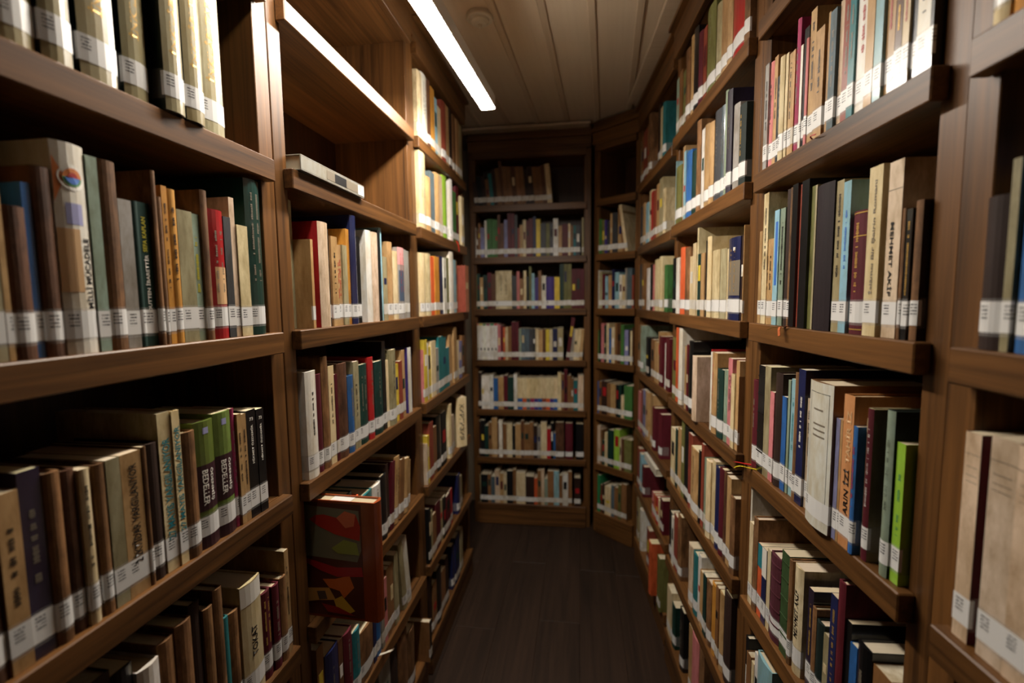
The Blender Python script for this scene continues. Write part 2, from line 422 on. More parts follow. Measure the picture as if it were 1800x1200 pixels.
# rows of books, measured in millimetres: left edge, thickness, height, set-back, lean, colour, cover colour, flags (I = own object, n = no sticker), yaw
DATA = """
A2 253.5,36.5,268,8,0,V,K,.;290.0,39.0,268,8,0,V,K,I,0,6996;329.0,35.5,268,8,0,V,K,I,0,7627;370.0,48.0,268,8,0,V,K,I,0,11130;428.5,37.5,268,8,0,V,K,I,0,8504;475.0,35.0,268,-4,0,V,K,I,0,7702;512.5,37.0,268,-2,0,V,K,I,0,7888;549.5,52.0,268,8,0,V,K,I,0,10700
A1 216.0,15.0,199,8,0,b,-,.;231.0,17.5,209,8,0,t,-,.;248.5,24.0,156,8,0,V,-,I,0,5052;272.5,6.5,227,8,0,t,-,I,0,5106;279.0,21.5,162,8,0,b,-,I,0,11031;300.5,9.5,190,8,0,u,-,I,0,5223;310.0,19.5,210,8,0,b,-,I,0,10988;329.5,37.5,244,8,0,w,-,I,0,21288;367.0,14.5,237,8,0,s,-,I,0,6922;381.5,23.0,237,8,0,T,-,I,0,10043;404.5,19.5,194,8,0,a,-,I,0,6237;424.0,8.5,195,8,0,G,-,I,0,2559;432.5,20.5,196,8,0,G,-,I,0,5808;453.0,8.0,242,8,0,T,-,I,0,2638;461.0,7.5,208,8,0,T,-,I,0,2041;468.5,10.0,225,8,0,Y,-,I,0,2841;478.5,15.0,223,8,0,Y,-,I,0,4006;493.5,28.5,197,8,0,V,-,I,0,6156;522.0,16.5,196,8,0,s,-,I,0,3226;538.5,14.5,235,8,0,T,-,I,0,3201;553.0,32.5,209,8,0,r,-,I,0,5847;585.5,17.0,202,8,0,A,-,I,0,2683;602.5,13.0,237,8,0,B,-,I,0,2280;615.5,27.0,193,8,0,c,-,I,0,3584;642.5,40.5,279,8,0,G,-,I,0,6985
A0 201.0,20.5,232,8,0,b,-,.;221.5,25.5,210,8,0,b,-,I,0,8703;247.0,21.0,196,8,0,t,-,I,0,13009;268.0,22.5,212,8,0,X,-,I,0,13334;290.5,18.5,202,8,0,T,-,I,0,9236;309.0,17.0,198,8,0,b,-,I,0,7565;326.0,13.0,194,8,0,c,-,I,0,5207;339.0,5.5,192,8,0,T,-,I,0,2052;344.5,14.0,193,8,0,T,-,I,0,5066;358.5,19.0,194,8,0,V,-,I,0,6432;377.5,30.0,194,8,0,t,-,I,0,9210;407.5,7.5,196,8,0,T,-,I,0,2064;415.0,21.5,196,8,0,d,-,I,0,5655;436.5,21.5,234,8,0,c,-,I,0,6149;458.0,14.0,233,8,0,c,-,I,0,3672;472.0,25.5,196,8,0,T,-,I,0,5265;497.5,40.5,204,8,0,v2,-,I,0,7761;538.0,38.5,209,8,0,v2,-,I,0,6493;576.5,9.5,209,8,0,P,-,I,0,1414;586.0,11.5,197,8,0,t,-,I,0,1561;597.5,12.5,194,8,0,t,-,I,0,1604;610.0,24.5,197,8,0,k,-,I,0,3038;634.5,21.0,194,8,0,k,-,I,0,2364
A-1 308.5,34.5,257,8,0,d,-,.;343.0,31.0,244,8,0,k,-,I,0,885;374.0,34.0,224,8,0,w,-,I,0,1214;408.0,28.0,236,8,0,T,-,I,0,2101;436.0,30.0,243,8,0,T,-,I,0,2985;466.0,21.5,255,8,0,d,-,I,0,2604;487.5,20.0,234,8,0,T,-,I,0,2174;507.5,20.0,253,8,0,T,-,I,0,2577;527.5,15.5,190,8,0,e,-,I,0,1319;543.0,24.5,188,8,0,T,-,I,0,2190;567.5,52.5,219,8,0,c,-,I,0,6125;620.0,29.5,171,8,0,m,-,I,0,2777;649.5,21.5,170,8,0,m,-,I,0,1819;671.0,21.0,173,8,0,T,-,I,0,1693;692.0,14.5,218,8,0,t,-,I,0,1371
B1 14.0,51.0,279,50,0,V,-,In,0,5494;65.0,10.5,196,8,0,t,-,.;94.5,44.5,240,8,0,B,r,In,0,3306;139.0,10.0,228,8,0,k,-,.;149.0,29.5,214,8,0,t,-,I,0,1719;178.5,24.5,197,8,0,t,-,I,0,1227;203.0,24.0,199,8,0,V,-,I,0,1143;227.0,18.0,242,8,0,Y,-,I,0,991;245.0,31.0,279,8,0,n,-,I,0,1860;276.0,28.5,230,8,0,k,-,I,0,1311;338.5,36.0,255,8,0,w,-,In,0,1582;374.5,42.0,255,8,0,B,-,In,0,1692;416.5,16.0,265,8,0,k,-,n;432.5,18.0,275,8,0,l,-,n;450.5,29.5,192,8,0,V,-,.;480.0,39.0,240,8,0,t,-,I,0,1189;519.0,41.0,216,8,0,c,-,I,0,1038;560.0,54.5,232,8,0,a,-,I,0,1358;614.5,28.5,231,8,0,a,-,.;643.0,27.5,229,8,0,a,-,.
B0 17.5,42.5,238,8,0,w,-,I,0,3577;60.0,25.0,226,8,0,m,-,I,0,1794;85.0,29.0,263,8,0,T,-,I,0,2263;114.0,26.0,237,8,0,c,-,I,0,1693;140.0,13.0,214,8,0,m,-,.;153.0,47.5,237,8,0,b,-,I,0,2774;200.5,31.5,200,8,0,u,-,I,0,1391;232.0,30.5,232,8,0,V,-,I,0,1448;262.5,55.5,218,8,0,G,-,I,0,2287;318.0,34.5,232,8,0,r,-,I,0,1344;363.0,53.5,214,8,0,G,-,I,0,1735;416.5,25.0,269,8,0,k,-,I,0,920;441.5,21.0,209,8,0,c,-,.;462.5,49.0,238,8,0,V,-,I,0,1440;511.5,32.0,186,8,0,y,-,.;543.5,27.0,193,8,0,R,-,.;570.5,27.5,225,8,0,t,-,.;627.0,37.0,228,8,0,w,x,n
B-1 130.5,75.5,226,8,0,k,-,I,0,4172;206.0,31.5,203,8,0,o,-,I,0,1301;237.5,78.5,188,8,0,e,-,I,0,2832;316.0,56.0,187,8,0,w,-,I,0,1680;372.0,42.5,197,8,0,k,-,I,0,1185;414.5,18.0,220,8,0,d,-,.;432.5,26.0,212,8,7,m,-,.;458.5,48.0,214,8,7,t,-,I,0,1214;506.5,34.5,193,8,7,T,-,.;541.0,46.5,182,8,7,t,-,I,0,862;587.5,15.5,168,8,7,t,-,.
B-2 14.0,29.0,253,8,0,T,-,.;43.0,59.5,214,8,0,n,-,I,0,1332;102.5,22.5,206,8,0,b,-,.;125.0,43.5,205,8,0,m,-,I,0,1313;168.5,41.0,179,8,0,e,-,I,0,1198;209.5,79.0,146,8,0,T,-,I,0,2253;288.5,18.0,274,8,0,n,-,.;306.5,38.0,260,8,0,u,-,I,0,1490;344.5,19.5,229,8,0,a,-,.;364.0,27.0,203,8,0,p,-,.;391.0,28.0,221,8,0,T,-,.;419.0,29.5,216,8,0,T,-,.;448.5,30.5,235,8,0,V,-,I,0,811;523.5,36.5,249,8,-8,V,-,I,0,892;560.0,39.0,242,8,-8,w,-,I,0,870
B-3 311.0,81.5,270,8,0,a,-,.;392.5,59.5,268,8,0,d,-,I,0,838;452.0,81.5,252,8,0,T,-,I,0,1352;533.5,71.5,215,8,0,T,-,I,0,1201;683.0,26.5,158,-20,0,k,T,.
C3 14.0,56.0,237,8,0,c,-,I,0,1085;70.0,67.5,255,8,0,w,-,I,0,1272;137.5,47.5,260,8,0,b,-,I,0,819;185.0,44.0,251,8,0,Y,-,.;229.0,39.5,229,8,0,l,-,.;268.5,55.0,212,8,0,c,-,.;323.5,65.5,255,8,0,R,-,I,0,828;389.0,61.5,268,8,0,t,-,.;450.5,40.5,275,8,0,d,-,.;520.0,48.0,268,8,0,T,-,.;568.0,54.0,266,8,0,t,-,.;622.0,53.0,263,8,0,V,-,.
C2 14.0,72.5,279,8,0,c,-,I,0,1503;86.5,62.5,206,8,0,t,-,I,0,855;149.0,55.0,240,8,0,h,-,.;204.0,64.0,249,8,0,t,-,I,0,878;268.0,49.0,257,8,0,B,-,.;317.0,71.5,268,8,0,i,-,I,0,891;432.5,48.0,279,8,0,w,-,I,0,1066;480.5,69.0,239,8,0,g,-,.;549.5,49.0,279,8,0,m,-,.;653.5,48.0,248,8,0,c,-,.
C1 14.0,56.0,238,8,0,c,-,I,0,928;70.0,59.5,241,8,0,c,-,I,0,909;129.5,44.0,235,8,0,o,-,.;173.5,59.5,239,8,0,Y,-,.;233.0,63.5,245,8,0,n,-,.;296.5,44.5,243,8,0,w,-,.;341.0,46.5,247,8,0,v,-,.;387.5,73.5,279,8,0,w,-,I,0,807;461.0,43.0,248,8,0,l,-,.;504.0,23.0,246,8,0,T,-,.;595.0,72.5,230,-16,0,M,R,n
C0 14.0,5.0,203,8,0,p,-,.;19.0,34.5,239,8,0,y,-,.;53.5,17.5,224,8,0,w,-,.;71.0,36.5,206,8,0,y,-,.;107.5,57.5,226,8,0,c,-,.;165.0,40.0,192,8,0,a,-,.;205.0,63.5,236,8,0,e,-,.;268.5,52.0,227,8,0,e,-,.;320.5,55.0,178,8,0,e,-,.;375.5,40.5,232,8,0,t,-,.;446.0,48.0,263,8,0,t,-,.;494.0,45.5,193,8,4,c,-,.;539.5,57.0,186,8,4,z,-,.;596.5,49.5,210,8,4,T,-,.
C-1 14.0,11.5,163,8,0,B,-,.;25.5,23.5,191,8,0,y,-,.;49.0,49.5,234,8,0,R,-,.;98.5,52.0,202,8,0,T,-,.;150.5,68.5,234,8,0,k,-,I,0,831;219.0,66.5,234,8,0,k,-,.;324.0,48.0,246,8,0,c,-,I,0,906;372.0,59.0,180,8,0,B,-,.;465.5,58.0,245,-26,0,c,-,In,-48,842
C-2 14.0,26.0,224,8,0,k,-,.;40.0,24.5,204,8,0,V,-,.;64.5,45.0,176,8,0,T,-,.;109.5,68.0,200,8,0,m,-,.;177.5,36.0,185,8,0,V,-,.;213.5,40.0,186,8,0,k,-,.;253.5,67.0,172,8,0,m,-,.;320.5,49.5,170,8,0,r,-,.;451.5,48.0,194,8,0,n,-,I,0,962;499.5,58.0,163,8,0,V,-,.
C-3 14.0,30.0,270,8,0,d,-,.;44.0,52.0,205,8,0,T,-,.;96.0,69.0,234,8,0,k,-,I,0,851;165.0,58.5,188,8,0,T,-,.;223.5,46.5,215,8,0,d,-,.;338.0,48.0,210,8,0,n,-,I,0,1043;386.0,72.0,226,8,0,n,-,.;487.0,48.0,217,8,0,V,-,.
D3 14.0,23.0,148,8,-5,d,-,.;37.0,32.5,182,8,-5,k,-,.;69.5,23.0,180,8,-5,d,-,.;92.5,22.5,162,8,-5,T,-,.;115.0,23.0,196,8,-5,e,-,.;138.0,23.0,221,8,-5,d,-,.;161.0,27.0,228,8,-5,T,-,.;188.0,18.5,270,8,-5,b,-,.;206.5,27.0,235,8,-5,T,-,.;233.5,27.0,233,8,-5,T,-,.;260.5,27.0,232,8,-5,b,-,.;287.5,27.0,231,8,-5,T,-,.;314.5,27.0,230,8,-5,T,-,.;341.5,22.5,211,8,-5,d,-,.;364.0,31.0,227,8,-5,d,-,.;395.0,27.0,226,8,-5,T,-,.;422.0,26.5,224,8,-5,T,-,.;448.5,26.5,232,8,-5,b,-,.;475.0,31.0,239,8,-5,c,-,.
D2 14.0,3.5,190,8,0,w,-,.;17.5,14.0,172,8,0,b,-,.;31.5,13.5,216,8,0,T,-,.;45.0,28.0,188,8,0,z,-,.;73.0,14.0,232,8,0,w,-,.;87.0,18.5,240,8,0,g,-,.;105.5,14.0,240,8,0,g,-,.;119.5,23.0,239,8,0,g,-,.;142.5,13.5,234,8,0,g,-,.;156.0,18.5,265,8,0,b,-,.;174.5,23.0,211,8,0,b,-,.;197.5,23.0,232,8,0,z,-,.;220.5,22.5,271,8,0,m,-,.;243.0,23.0,270,8,0,m,-,.;266.0,18.5,261,8,0,A,-,.;284.5,13.5,181,8,0,R,-,.;298.0,21.0,198,8,0,t,-,.;319.0,19.5,228,8,0,c,-,.;338.5,18.5,223,8,0,m,-,.;357.0,25.0,236,8,0,m,-,.;382.0,20.0,248,8,0,n,-,.;402.0,27.0,230,8,0,y,-,.;429.0,35.5,202,8,0,A,-,.;464.5,22.5,202,8,0,v,-,.;487.0,22.5,201,8,0,A,-,.;509.5,31.0,230,8,0,w,-,.;540.5,24.0,186,8,0,t,-,.;564.5,38.0,194,8,0,m,-,.;602.5,13.5,197,8,0,c,-,.;616.0,17.5,184,8,0,T,-,.;633.5,17.5,183,8,0,e,-,.;651.0,26.5,187,8,0,A,-,.;686.5,13.0,229,8,0,V,-,.
D1 14.0,4.0,219,8,0,v,-,.;18.0,18.5,227,8,0,G,-,.;36.5,22.0,203,8,0,t,-,.;58.5,27.0,218,8,0,G,-,.;85.5,25.5,233,8,0,m,-,.;111.0,28.5,225,8,0,b,-,.;139.5,104.0,243,8,0,c,-,I,0,1886;243.5,32.0,211,8,0,A,-,.;275.5,18.5,238,8,0,p,-,.;294.0,25.5,191,8,0,T,-,.;319.5,17.5,241,8,0,c,-,.;337.0,18.0,205,8,0,k,-,.;355.0,16.0,267,8,0,v,-,.;371.0,19.5,224,8,0,l,-,.;390.5,23.5,197,8,0,x,-,.;414.0,20.0,239,8,0,T,-,.;434.0,29.0,208,8,0,w,-,.;463.0,53.0,199,8,0,x,-,I,0,818;516.0,32.5,198,8,0,y,-,.;548.5,26.0,278,8,0,G,-,.;574.5,23.0,278,8,0,v,-,.;597.5,25.5,277,8,0,v,-,.;623.0,28.5,246,8,0,m,-,.;651.5,27.0,246,8,0,m,-,.;678.5,23.8,245,8,0,m,-,.
D0 14.0,10.0,236,8,0,w,-,.;24.0,25.0,236,8,0,w,-,.;49.0,24.5,235,8,0,w,-,.;73.5,24.5,235,8,0,w,-,.;98.0,24.5,235,8,0,w,-,.;122.5,24.5,235,8,0,w,-,.;147.0,20.0,231,8,0,p,-,.;167.0,16.5,223,8,0,m,-,.;183.5,13.5,211,8,0,o,-,.;197.0,18.5,211,8,0,c,-,.;215.5,22.0,215,8,0,T,-,.;237.5,26.5,247,8,0,m,-,.;264.0,22.0,246,8,0,m,-,.;286.0,16.0,203,8,0,s,-,.;302.0,22.5,203,8,0,h,-,.;324.5,28.0,203,8,0,h,-,.;352.5,24.0,202,8,0,A,-,.;376.5,17.5,202,8,0,A,-,.;394.0,19.5,202,8,0,c,-,.;413.5,26.5,194,8,0,t,-,.;440.0,19.5,198,8,0,b,-,.;459.5,24.0,198,8,0,y,-,.;483.5,19.5,198,8,0,c,-,.;503.0,31.5,202,8,0,n,-,.;534.5,35.5,206,8,0,V,-,.;585.5,23.5,272,8,8,m,-,.;609.0,23.5,202,8,4,a,-,.;632.5,19.5,198,8,4,c,-,.;652.0,19.5,198,8,4,c,-,.;671.5,19.0,198,8,4,t,-,.
D-1 14.0,22.0,242,8,0,d,-,.;36.0,16.0,221,8,0,w,-,.;52.0,36.5,221,8,0,w,-,.;88.5,26.0,227,8,0,w,-,.;114.5,31.5,206,8,0,u,-,.;146.0,36.5,212,8,0,t,-,.;182.5,26.0,223,8,0,m,-,.;208.5,41.0,213,8,0,G,-,.;249.5,23.0,233,8,0,w,-,.;272.5,34.0,208,8,0,c,-,.;306.5,25.5,208,8,0,c,-,.;332.0,25.5,209,8,0,c,-,.;357.5,25.5,209,8,0,c,-,.;383.0,25.5,209,8,0,c,-,.;408.5,25.5,210,8,0,c,-,.;434.0,25.5,210,8,0,c,-,.;459.5,25.0,210,8,0,c,-,.;484.5,25.5,210,8,0,c,-,.;510.0,25.0,211,8,0,c,-,.;535.0,22.5,246,8,0,c,-,.;557.5,18.0,236,8,0,T,-,.;575.5,22.0,267,8,0,m,-,.;597.5,23.0,227,8,0,T,-,.;620.5,15.0,207,8,0,T,-,.;635.5,28.0,197,8,0,e,-,.;663.5,36.5,228,8,0,B,-,.
D-2 14.0,11.0,240,8,0,d,-,.;25.0,26.5,246,8,0,k,-,.;51.5,26.5,209,8,0,G,-,.;78.0,21.0,231,8,0,T,-,.;99.0,37.0,263,8,0,t,-,.;136.0,10.5,232,8,0,b,-,.;146.5,24.5,248,8,0,w,-,.;171.0,28.0,223,8,0,T,-,.;199.0,36.5,224,8,0,c,-,.;235.5,21.0,214,8,0,k,-,.;256.5,36.5,225,8,0,t,-,.;293.0,20.5,247,8,0,b,-,.;313.5,36.5,226,8,0,T,-,.;350.0,25.5,238,8,0,T,-,.;375.5,26.0,217,8,0,d,-,.;401.5,22.5,208,8,0,a,-,.;424.0,39.0,240,8,0,c,-,.;463.0,25.5,199,8,0,r,-,.;488.5,17.5,236,8,0,k,-,.;506.0,13.0,169,8,0,u,-,.;519.0,56.0,242,8,0,b,-,I,0,975;583.0,47.5,238,8,0,m,-,I,0,819;650.5,50.5,235,8,0,k,-,I,0,866
D-3 14.0,5.5,186,8,0,V,-,.;19.5,48.0,192,8,0,k,-,.;67.5,21.5,194,8,0,T,-,.;89.0,26.5,179,8,0,h,-,.;115.5,32.0,223,8,0,B,-,.;147.5,26.5,202,8,0,t,-,.;174.0,21.0,198,8,0,c,-,.;195.0,42.5,221,8,0,k,-,.;237.5,21.0,232,8,0,T,-,.;258.5,62.5,213,8,0,c,-,I,0,903;321.0,57.5,189,8,0,d,-,.;378.5,21.0,179,8,0,o,-,.;399.5,25.5,233,8,0,T,-,.;425.0,21.0,240,8,0,B,-,.;446.0,20.5,177,8,0,s,-,.;466.5,41.0,231,8,0,T,-,.;507.5,34.0,232,8,0,l,-,.;541.5,22.5,202,8,0,T,-,.;564.0,36.0,214,8,0,w,-,.;600.0,25.5,231,8,0,T,-,.;640.5,40.5,190,8,0,d,-,.
E2 14.0,4.5,197,8,0,T,-,.;18.5,21.0,207,8,0,g,-,.;39.5,21.0,199,8,0,v,-,.;60.5,17.5,196,8,0,x,-,.;78.0,20.5,188,8,0,A,-,.;98.5,17.0,230,8,0,t,-,.;115.5,37.0,231,8,0,A,-,.;152.5,32.5,237,8,0,t,-,.;185.0,19.5,255,8,-8,T,-,.;204.5,19.5,273,8,-10,c,-,.
E1 14.0,8.5,231,8,0,w,-,.;22.5,23.0,222,8,0,V,-,.;45.5,21.0,207,8,0,m,-,.;66.5,21.0,194,8,0,l,-,.;87.5,27.5,199,8,0,t,-,.;115.0,20.5,231,8,0,n,-,.;135.5,30.0,213,8,0,l,-,.;165.5,20.0,198,8,0,w,-,.;185.5,23.0,194,8,0,c,-,.;208.5,13.0,234,8,0,a,-,.;221.5,32.0,233,8,0,h,-,.;253.5,11.1,192,8,0,R,-,.
E0 14.0,8.5,196,8,0,g,-,.;22.5,14.5,197,8,0,k,-,.;37.0,25.0,238,8,0,p,-,.;62.0,14.0,227,8,0,G,-,.;76.0,21.0,239,8,0,c,-,.;97.0,17.5,211,8,0,u,-,.;114.5,24.0,217,8,0,c,-,.;138.5,17.0,241,8,0,T,-,.;155.5,27.0,242,8,0,b,-,.;182.5,23.0,234,8,0,g,-,.;205.5,29.5,204,8,0,z,-,.;235.0,13.0,205,8,0,k,-,.;248.0,13.0,200,8,0,c,-,.;261.0,3.6,222,8,0,b,-,.
E-1 14.0,8.0,203,8,0,u,-,.;22.0,20.5,204,8,0,T,-,.;42.5,43.0,208,8,0,d,-,.;85.5,25.0,200,8,0,T,-,.;110.5,38.0,199,8,0,t,-,.;148.5,20.5,196,8,0,k,-,.;169.0,17.0,199,8,0,G,-,.;186.0,23.5,138,8,0,c,-,.;209.5,55.1,201,8,0,g,-,I,0,843
E-2 14.0,23.5,246,8,0,B,-,.;37.5,11.0,222,8,0,T,-,.;48.5,21.5,159,8,0,G,-,.;70.0,21.5,212,8,0,c,-,.;91.5,46.0,234,8,0,G,-,.;137.5,41.5,245,8,0,i,-,.;179.0,13.5,198,8,0,B,-,.;192.5,20.5,196,8,0,b,-,.;213.0,51.6,198,8,0,v,-,.
E-3 14.0,21.5,239,8,0,j,-,.;35.5,18.5,182,8,0,b,-,.;54.0,18.5,194,8,0,d,-,.;72.5,46.5,185,8,0,c,-,.;119.0,25.0,201,8,0,h,-,.;144.0,28.0,197,8,0,T,-,.;172.0,20.5,222,8,0,v,-,.;192.5,37.5,231,8,0,T,-,.
P3 14.0,5.0,229,8,0,V,-,.;19.0,48.0,238,8,0,T,-,.;96.5,73.5,242,8,0,R,-,.;170.0,58.5,248,8,0,T,-,.;228.5,48.0,276,8,0,T,-,I,0,1634;394.5,48.5,254,8,0,d,-,.;443.0,48.5,226,8,0,c,-,.;491.5,48.0,222,8,0,e,-,I,0,1615
P2 21.5,62.5,208,8,0,A,-,.;84.0,48.0,214,8,0,t,-,.;177.5,55.0,197,8,0,l,-,.;232.5,56.5,244,8,0,c,-,.;289.0,46.0,228,8,0,r,-,.;335.0,57.5,221,8,0,R,-,.;392.5,54.5,238,8,0,t,-,.;447.0,60.0,248,8,0,V,-,.;507.0,48.0,191,8,0,c,-,I,0,1457
P1 14.0,28.5,238,8,0,T,-,.;42.5,50.0,235,8,0,A,-,.;92.5,48.0,237,8,0,T,-,.;210.0,48.0,206,8,0,w,-,.;296.0,51.0,219,8,0,k,-,.;347.0,39.0,214,8,0,p,-,.;386.0,74.0,233,8,0,c,-,.;460.0,48.0,240,8,0,c,-,I,0,979;562.5,48.0,196,8,0,g,-,I,0,909
P0 14.0,49.0,246,8,0,T,-,.;63.0,48.0,244,8,0,s,-,I,0,964;224.5,48.0,196,8,0,k,-,.;338.5,59.5,194,8,0,T,-,.;398.0,66.0,188,8,0,t,-,.;464.0,36.0,238,8,0,t,-,.;500.0,48.0,221,8,0,m,-,.;585.0,24.0,197,8,0,w,-,.;609.0,53.8,221,8,0,m,-,.
P-1 31.0,65.5,211,8,0,p,-,.;96.5,50.0,232,8,0,R,-,.;146.5,71.5,244,8,0,z,-,.;218.0,48.0,245,8,0,t,-,.;328.5,51.5,254,8,0,t,-,.;380.0,48.0,204,8,0,m,-,I,0,827;495.0,48.0,201,8,0,m,-,I,0,931
P-2 24.0,53.5,219,8,0,R,-,.;77.5,48.0,203,8,0,l,-,.;154.5,48.0,162,8,0,m,-,I,0,1276;391.0,40.5,117,8,0,p,-,.;431.5,48.0,121,8,0,o,-,.;479.5,28.0,129,8,0,r,-,.;507.5,45.0,127,8,0,c,-,.;552.5,48.0,155,8,0,m,-,.
P-3 14.0,48.0,240,8,0,V,-,.;117.0,48.0,223,8,0,w,-,I,0,1018;287.5,58.0,203,8,0,R,-,.;500.0,48.0,246,-25,0,o,-,In,0,1158;617.5,45.3,240,-15,0,v,-,.
Q3 14.0,33.0,203,8,0,s,-,.;47.0,41.5,212,8,0,T,-,.;88.5,53.0,196,8,0,v,-,.;141.5,51.5,235,8,0,T,-,I,0,983;193.0,43.5,254,8,0,t,-,I,0,975;236.5,49.0,252,8,0,k,-,I,0,1201;285.5,43.0,216,8,0,m,-,I,0,991;328.5,32.5,212,8,0,R,-,.;361.0,74.5,241,8,0,v,-,I,0,2380;435.5,43.5,210,8,0,V,-,I,0,1358;479.0,52.0,205,8,0,t,-,I,0,1693;531.0,37.5,215,8,0,t,-,I,0,1163;568.5,81.0,225,8,0,r,-,I,0,2500;649.5,33.2,210,8,0,T,-,I,0,836
Q2 14.0,9.5,237,8,0,l,-,.;23.5,81.5,205,8,0,v,-,I,0,1047;105.0,28.0,260,8,0,t,-,.;133.0,27.5,235,8,0,l,-,.;160.5,70.0,219,8,0,u,-,I,0,1211;230.5,54.5,201,8,0,G,-,I,0,968;285.0,44.5,278,8,0,T,-,I,0,1201;329.5,29.0,242,8,0,w,-,.;358.5,42.0,241,8,0,t,-,I,0,1139;400.5,43.5,232,8,0,t,-,I,0,1246;444.0,53.0,247,8,0,A,-,I,0,1810;497.0,33.5,243,8,0,h,-,I,0,1231;530.5,20.5,271,8,0,s,-,I,0,891;551.0,37.0,259,8,0,X,-,I,0,1658;599.5,41.0,205,8,0,a,-,I,0,1653;640.5,42.2,188,8,0,K,-,I,0,1744
Q1 14.0,45.5,208,8,0,k,-,.;59.5,47.0,205,8,0,w,-,.;106.5,61.0,236,8,0,o,-,I,0,936;167.5,62.0,230,8,0,T,-,I,0,1033;229.5,42.0,196,8,0,c,-,.;271.5,36.5,234,8,0,c,-,.;308.0,13.5,279,8,0,c,-,.;321.5,34.5,195,8,0,G,-,.;356.0,35.5,194,8,0,t,-,.;391.5,29.5,229,8,0,k,-,.;421.0,36.5,235,8,0,c,-,I,0,998;457.5,60.5,191,8,0,c,-,I,0,1495;518.0,50.0,189,8,0,V,-,I,0,1387;568.0,16.0,186,8,0,c,-,.;584.0,78.0,209,8,0,n,-,I,0,2909;662.0,16.5,210,8,0,d,-,.;678.5,4.2,232,8,0,t,-,.
Q0 14.0,59.5,237,8,0,v,-,.;73.5,29.0,279,8,0,o,-,.;102.5,48.0,279,8,0,w,-,I,0,1761;200.0,21.0,222,8,0,t,-,.;221.0,20.5,229,8,0,m,-,.;241.5,49.5,244,8,0,k,-,I,0,943;340.5,48.0,205,-6,0,B,-,In,0,2622;460.5,8.5,237,8,0,r,-,.;469.0,15.0,231,8,0,w,-,.;484.0,43.0,232,8,0,t,-,I,0,1263;527.0,47.0,191,8,0,G,-,I,0,1265;574.0,31.5,195,8,0,s,-,I,0,934;605.5,30.0,230,8,0,p,-,I,0,1126;635.5,23.0,193,8,0,c,-,.;658.5,22.0,230,8,0,t,-,I,0,925;680.5,2.2,192,8,0,T,-,.
Q-1 14.0,13.5,205,8,0,n,-,.;27.5,60.0,215,8,0,c,-,.;87.5,29.5,225,8,0,G,-,.;117.0,54.0,237,8,0,t,-,.;171.0,38.0,279,8,0,v,-,.;209.0,42.5,267,8,0,k,-,.;251.5,46.5,256,8,0,R,-,I,0,896;298.0,83.5,225,8,0,t,-,I,0,1668;381.5,17.5,236,8,0,k,-,.;399.0,25.5,264,8,0,R,-,.;424.5,32.5,227,8,0,s,-,.;457.0,39.0,234,8,0,c,-,I,0,1017;496.0,29.5,246,8,0,c,-,I,0,860;525.5,35.0,238,8,0,n,-,I,0,1066;560.5,33.5,246,8,0,m,-,I,0,1136;594.0,25.5,247,8,0,b,-,I,0,922;619.5,30.5,244,8,0,t,-,I,0,1170;650.0,32.7,204,8,0,T,-,I,0,1136
Q-2 14.0,46.0,194,8,0,k,-,.;60.0,31.0,192,8,0,w,-,.;91.0,50.0,218,8,0,R,-,.;141.0,48.0,241,8,0,T,-,I,0,2690;292.5,49.5,209,8,0,B,-,I,0,813;342.0,46.5,206,8,0,e,-,I,0,823;388.5,32.0,223,8,0,w,-,.;420.5,32.5,187,8,0,t,-,.;453.0,29.0,195,8,0,G,-,.;482.0,42.0,196,8,0,T,-,I,0,927;524.0,41.0,214,8,0,Y,-,I,0,1075;565.0,23.5,227,8,0,T,-,.;588.5,31.0,227,8,0,t,-,I,0,964;619.5,50.5,252,8,0,d,-,I,0,1844
Q-3 14.0,69.5,198,8,0,c,-,.;83.5,48.0,170,8,0,G,-,I,0,1221;196.0,48.0,226,8,0,k,-,I,0,1877;317.0,39.5,247,8,0,t,-,.;356.5,74.5,254,8,0,p,-,I,0,956;431.0,48.0,270,8,0,T,-,I,0,957;530.5,48.0,270,8,0,d,-,.;617.5,52.5,270,8,0,T,-,.
S2 24.0,18.5,220,8,0,a,-,I,0,1261;42.5,16.5,216,8,0,p,-,I,0,1165;59.0,16.0,220,8,0,t,-,I,0,1206;75.0,20.0,174,8,0,A,-,I,0,1263;95.0,20.5,200,8,0,c,-,I,0,1587;115.5,11.5,199,8,0,c,-,I,0,929;127.0,14.0,193,8,0,t,-,I,0,1143;141.0,9.5,193,8,0,t,-,.;150.5,15.0,241,8,0,P,-,I,0,1663;165.5,9.0,189,8,0,w,-,I,0,811;174.5,17.5,213,8,0,k,-,I,0,1874;192.0,9.5,187,8,0,p,-,I,0,927;201.5,20.0,228,8,0,t,-,I,0,2540;221.5,28.0,183,8,0,t,-,I,0,3134;249.5,9.5,167,8,0,T,-,I,0,1021;259.0,7.0,194,8,0,t,-,I,0,902;266.0,18.5,190,8,0,h,-,I,0,2482;284.5,13.5,196,8,0,B,-,I,0,1975;298.0,19.0,210,8,0,R,-,I,0,2834;317.0,16.0,220,8,0,e,-,I,0,2414;333.0,28.5,205,8,0,w,-,I,0,4427;361.5,18.5,215,8,0,t,-,I,0,2880;380.0,17.5,225,8,0,l,-,I,0,2740;397.5,17.5,210,8,0,t,-,I,0,2748;415.0,6.0,220,8,0,w,-,I,0,925;421.0,13.5,205,8,0,b,-,I,0,2102;434.5,13.0,215,8,0,c,-,I,0,2011;447.5,11.0,225,8,0,A,-,I,0,1681;458.5,22.0,210,8,0,w,-,I,0,3387;480.5,5.8,220,8,0,k,-,I,0,833
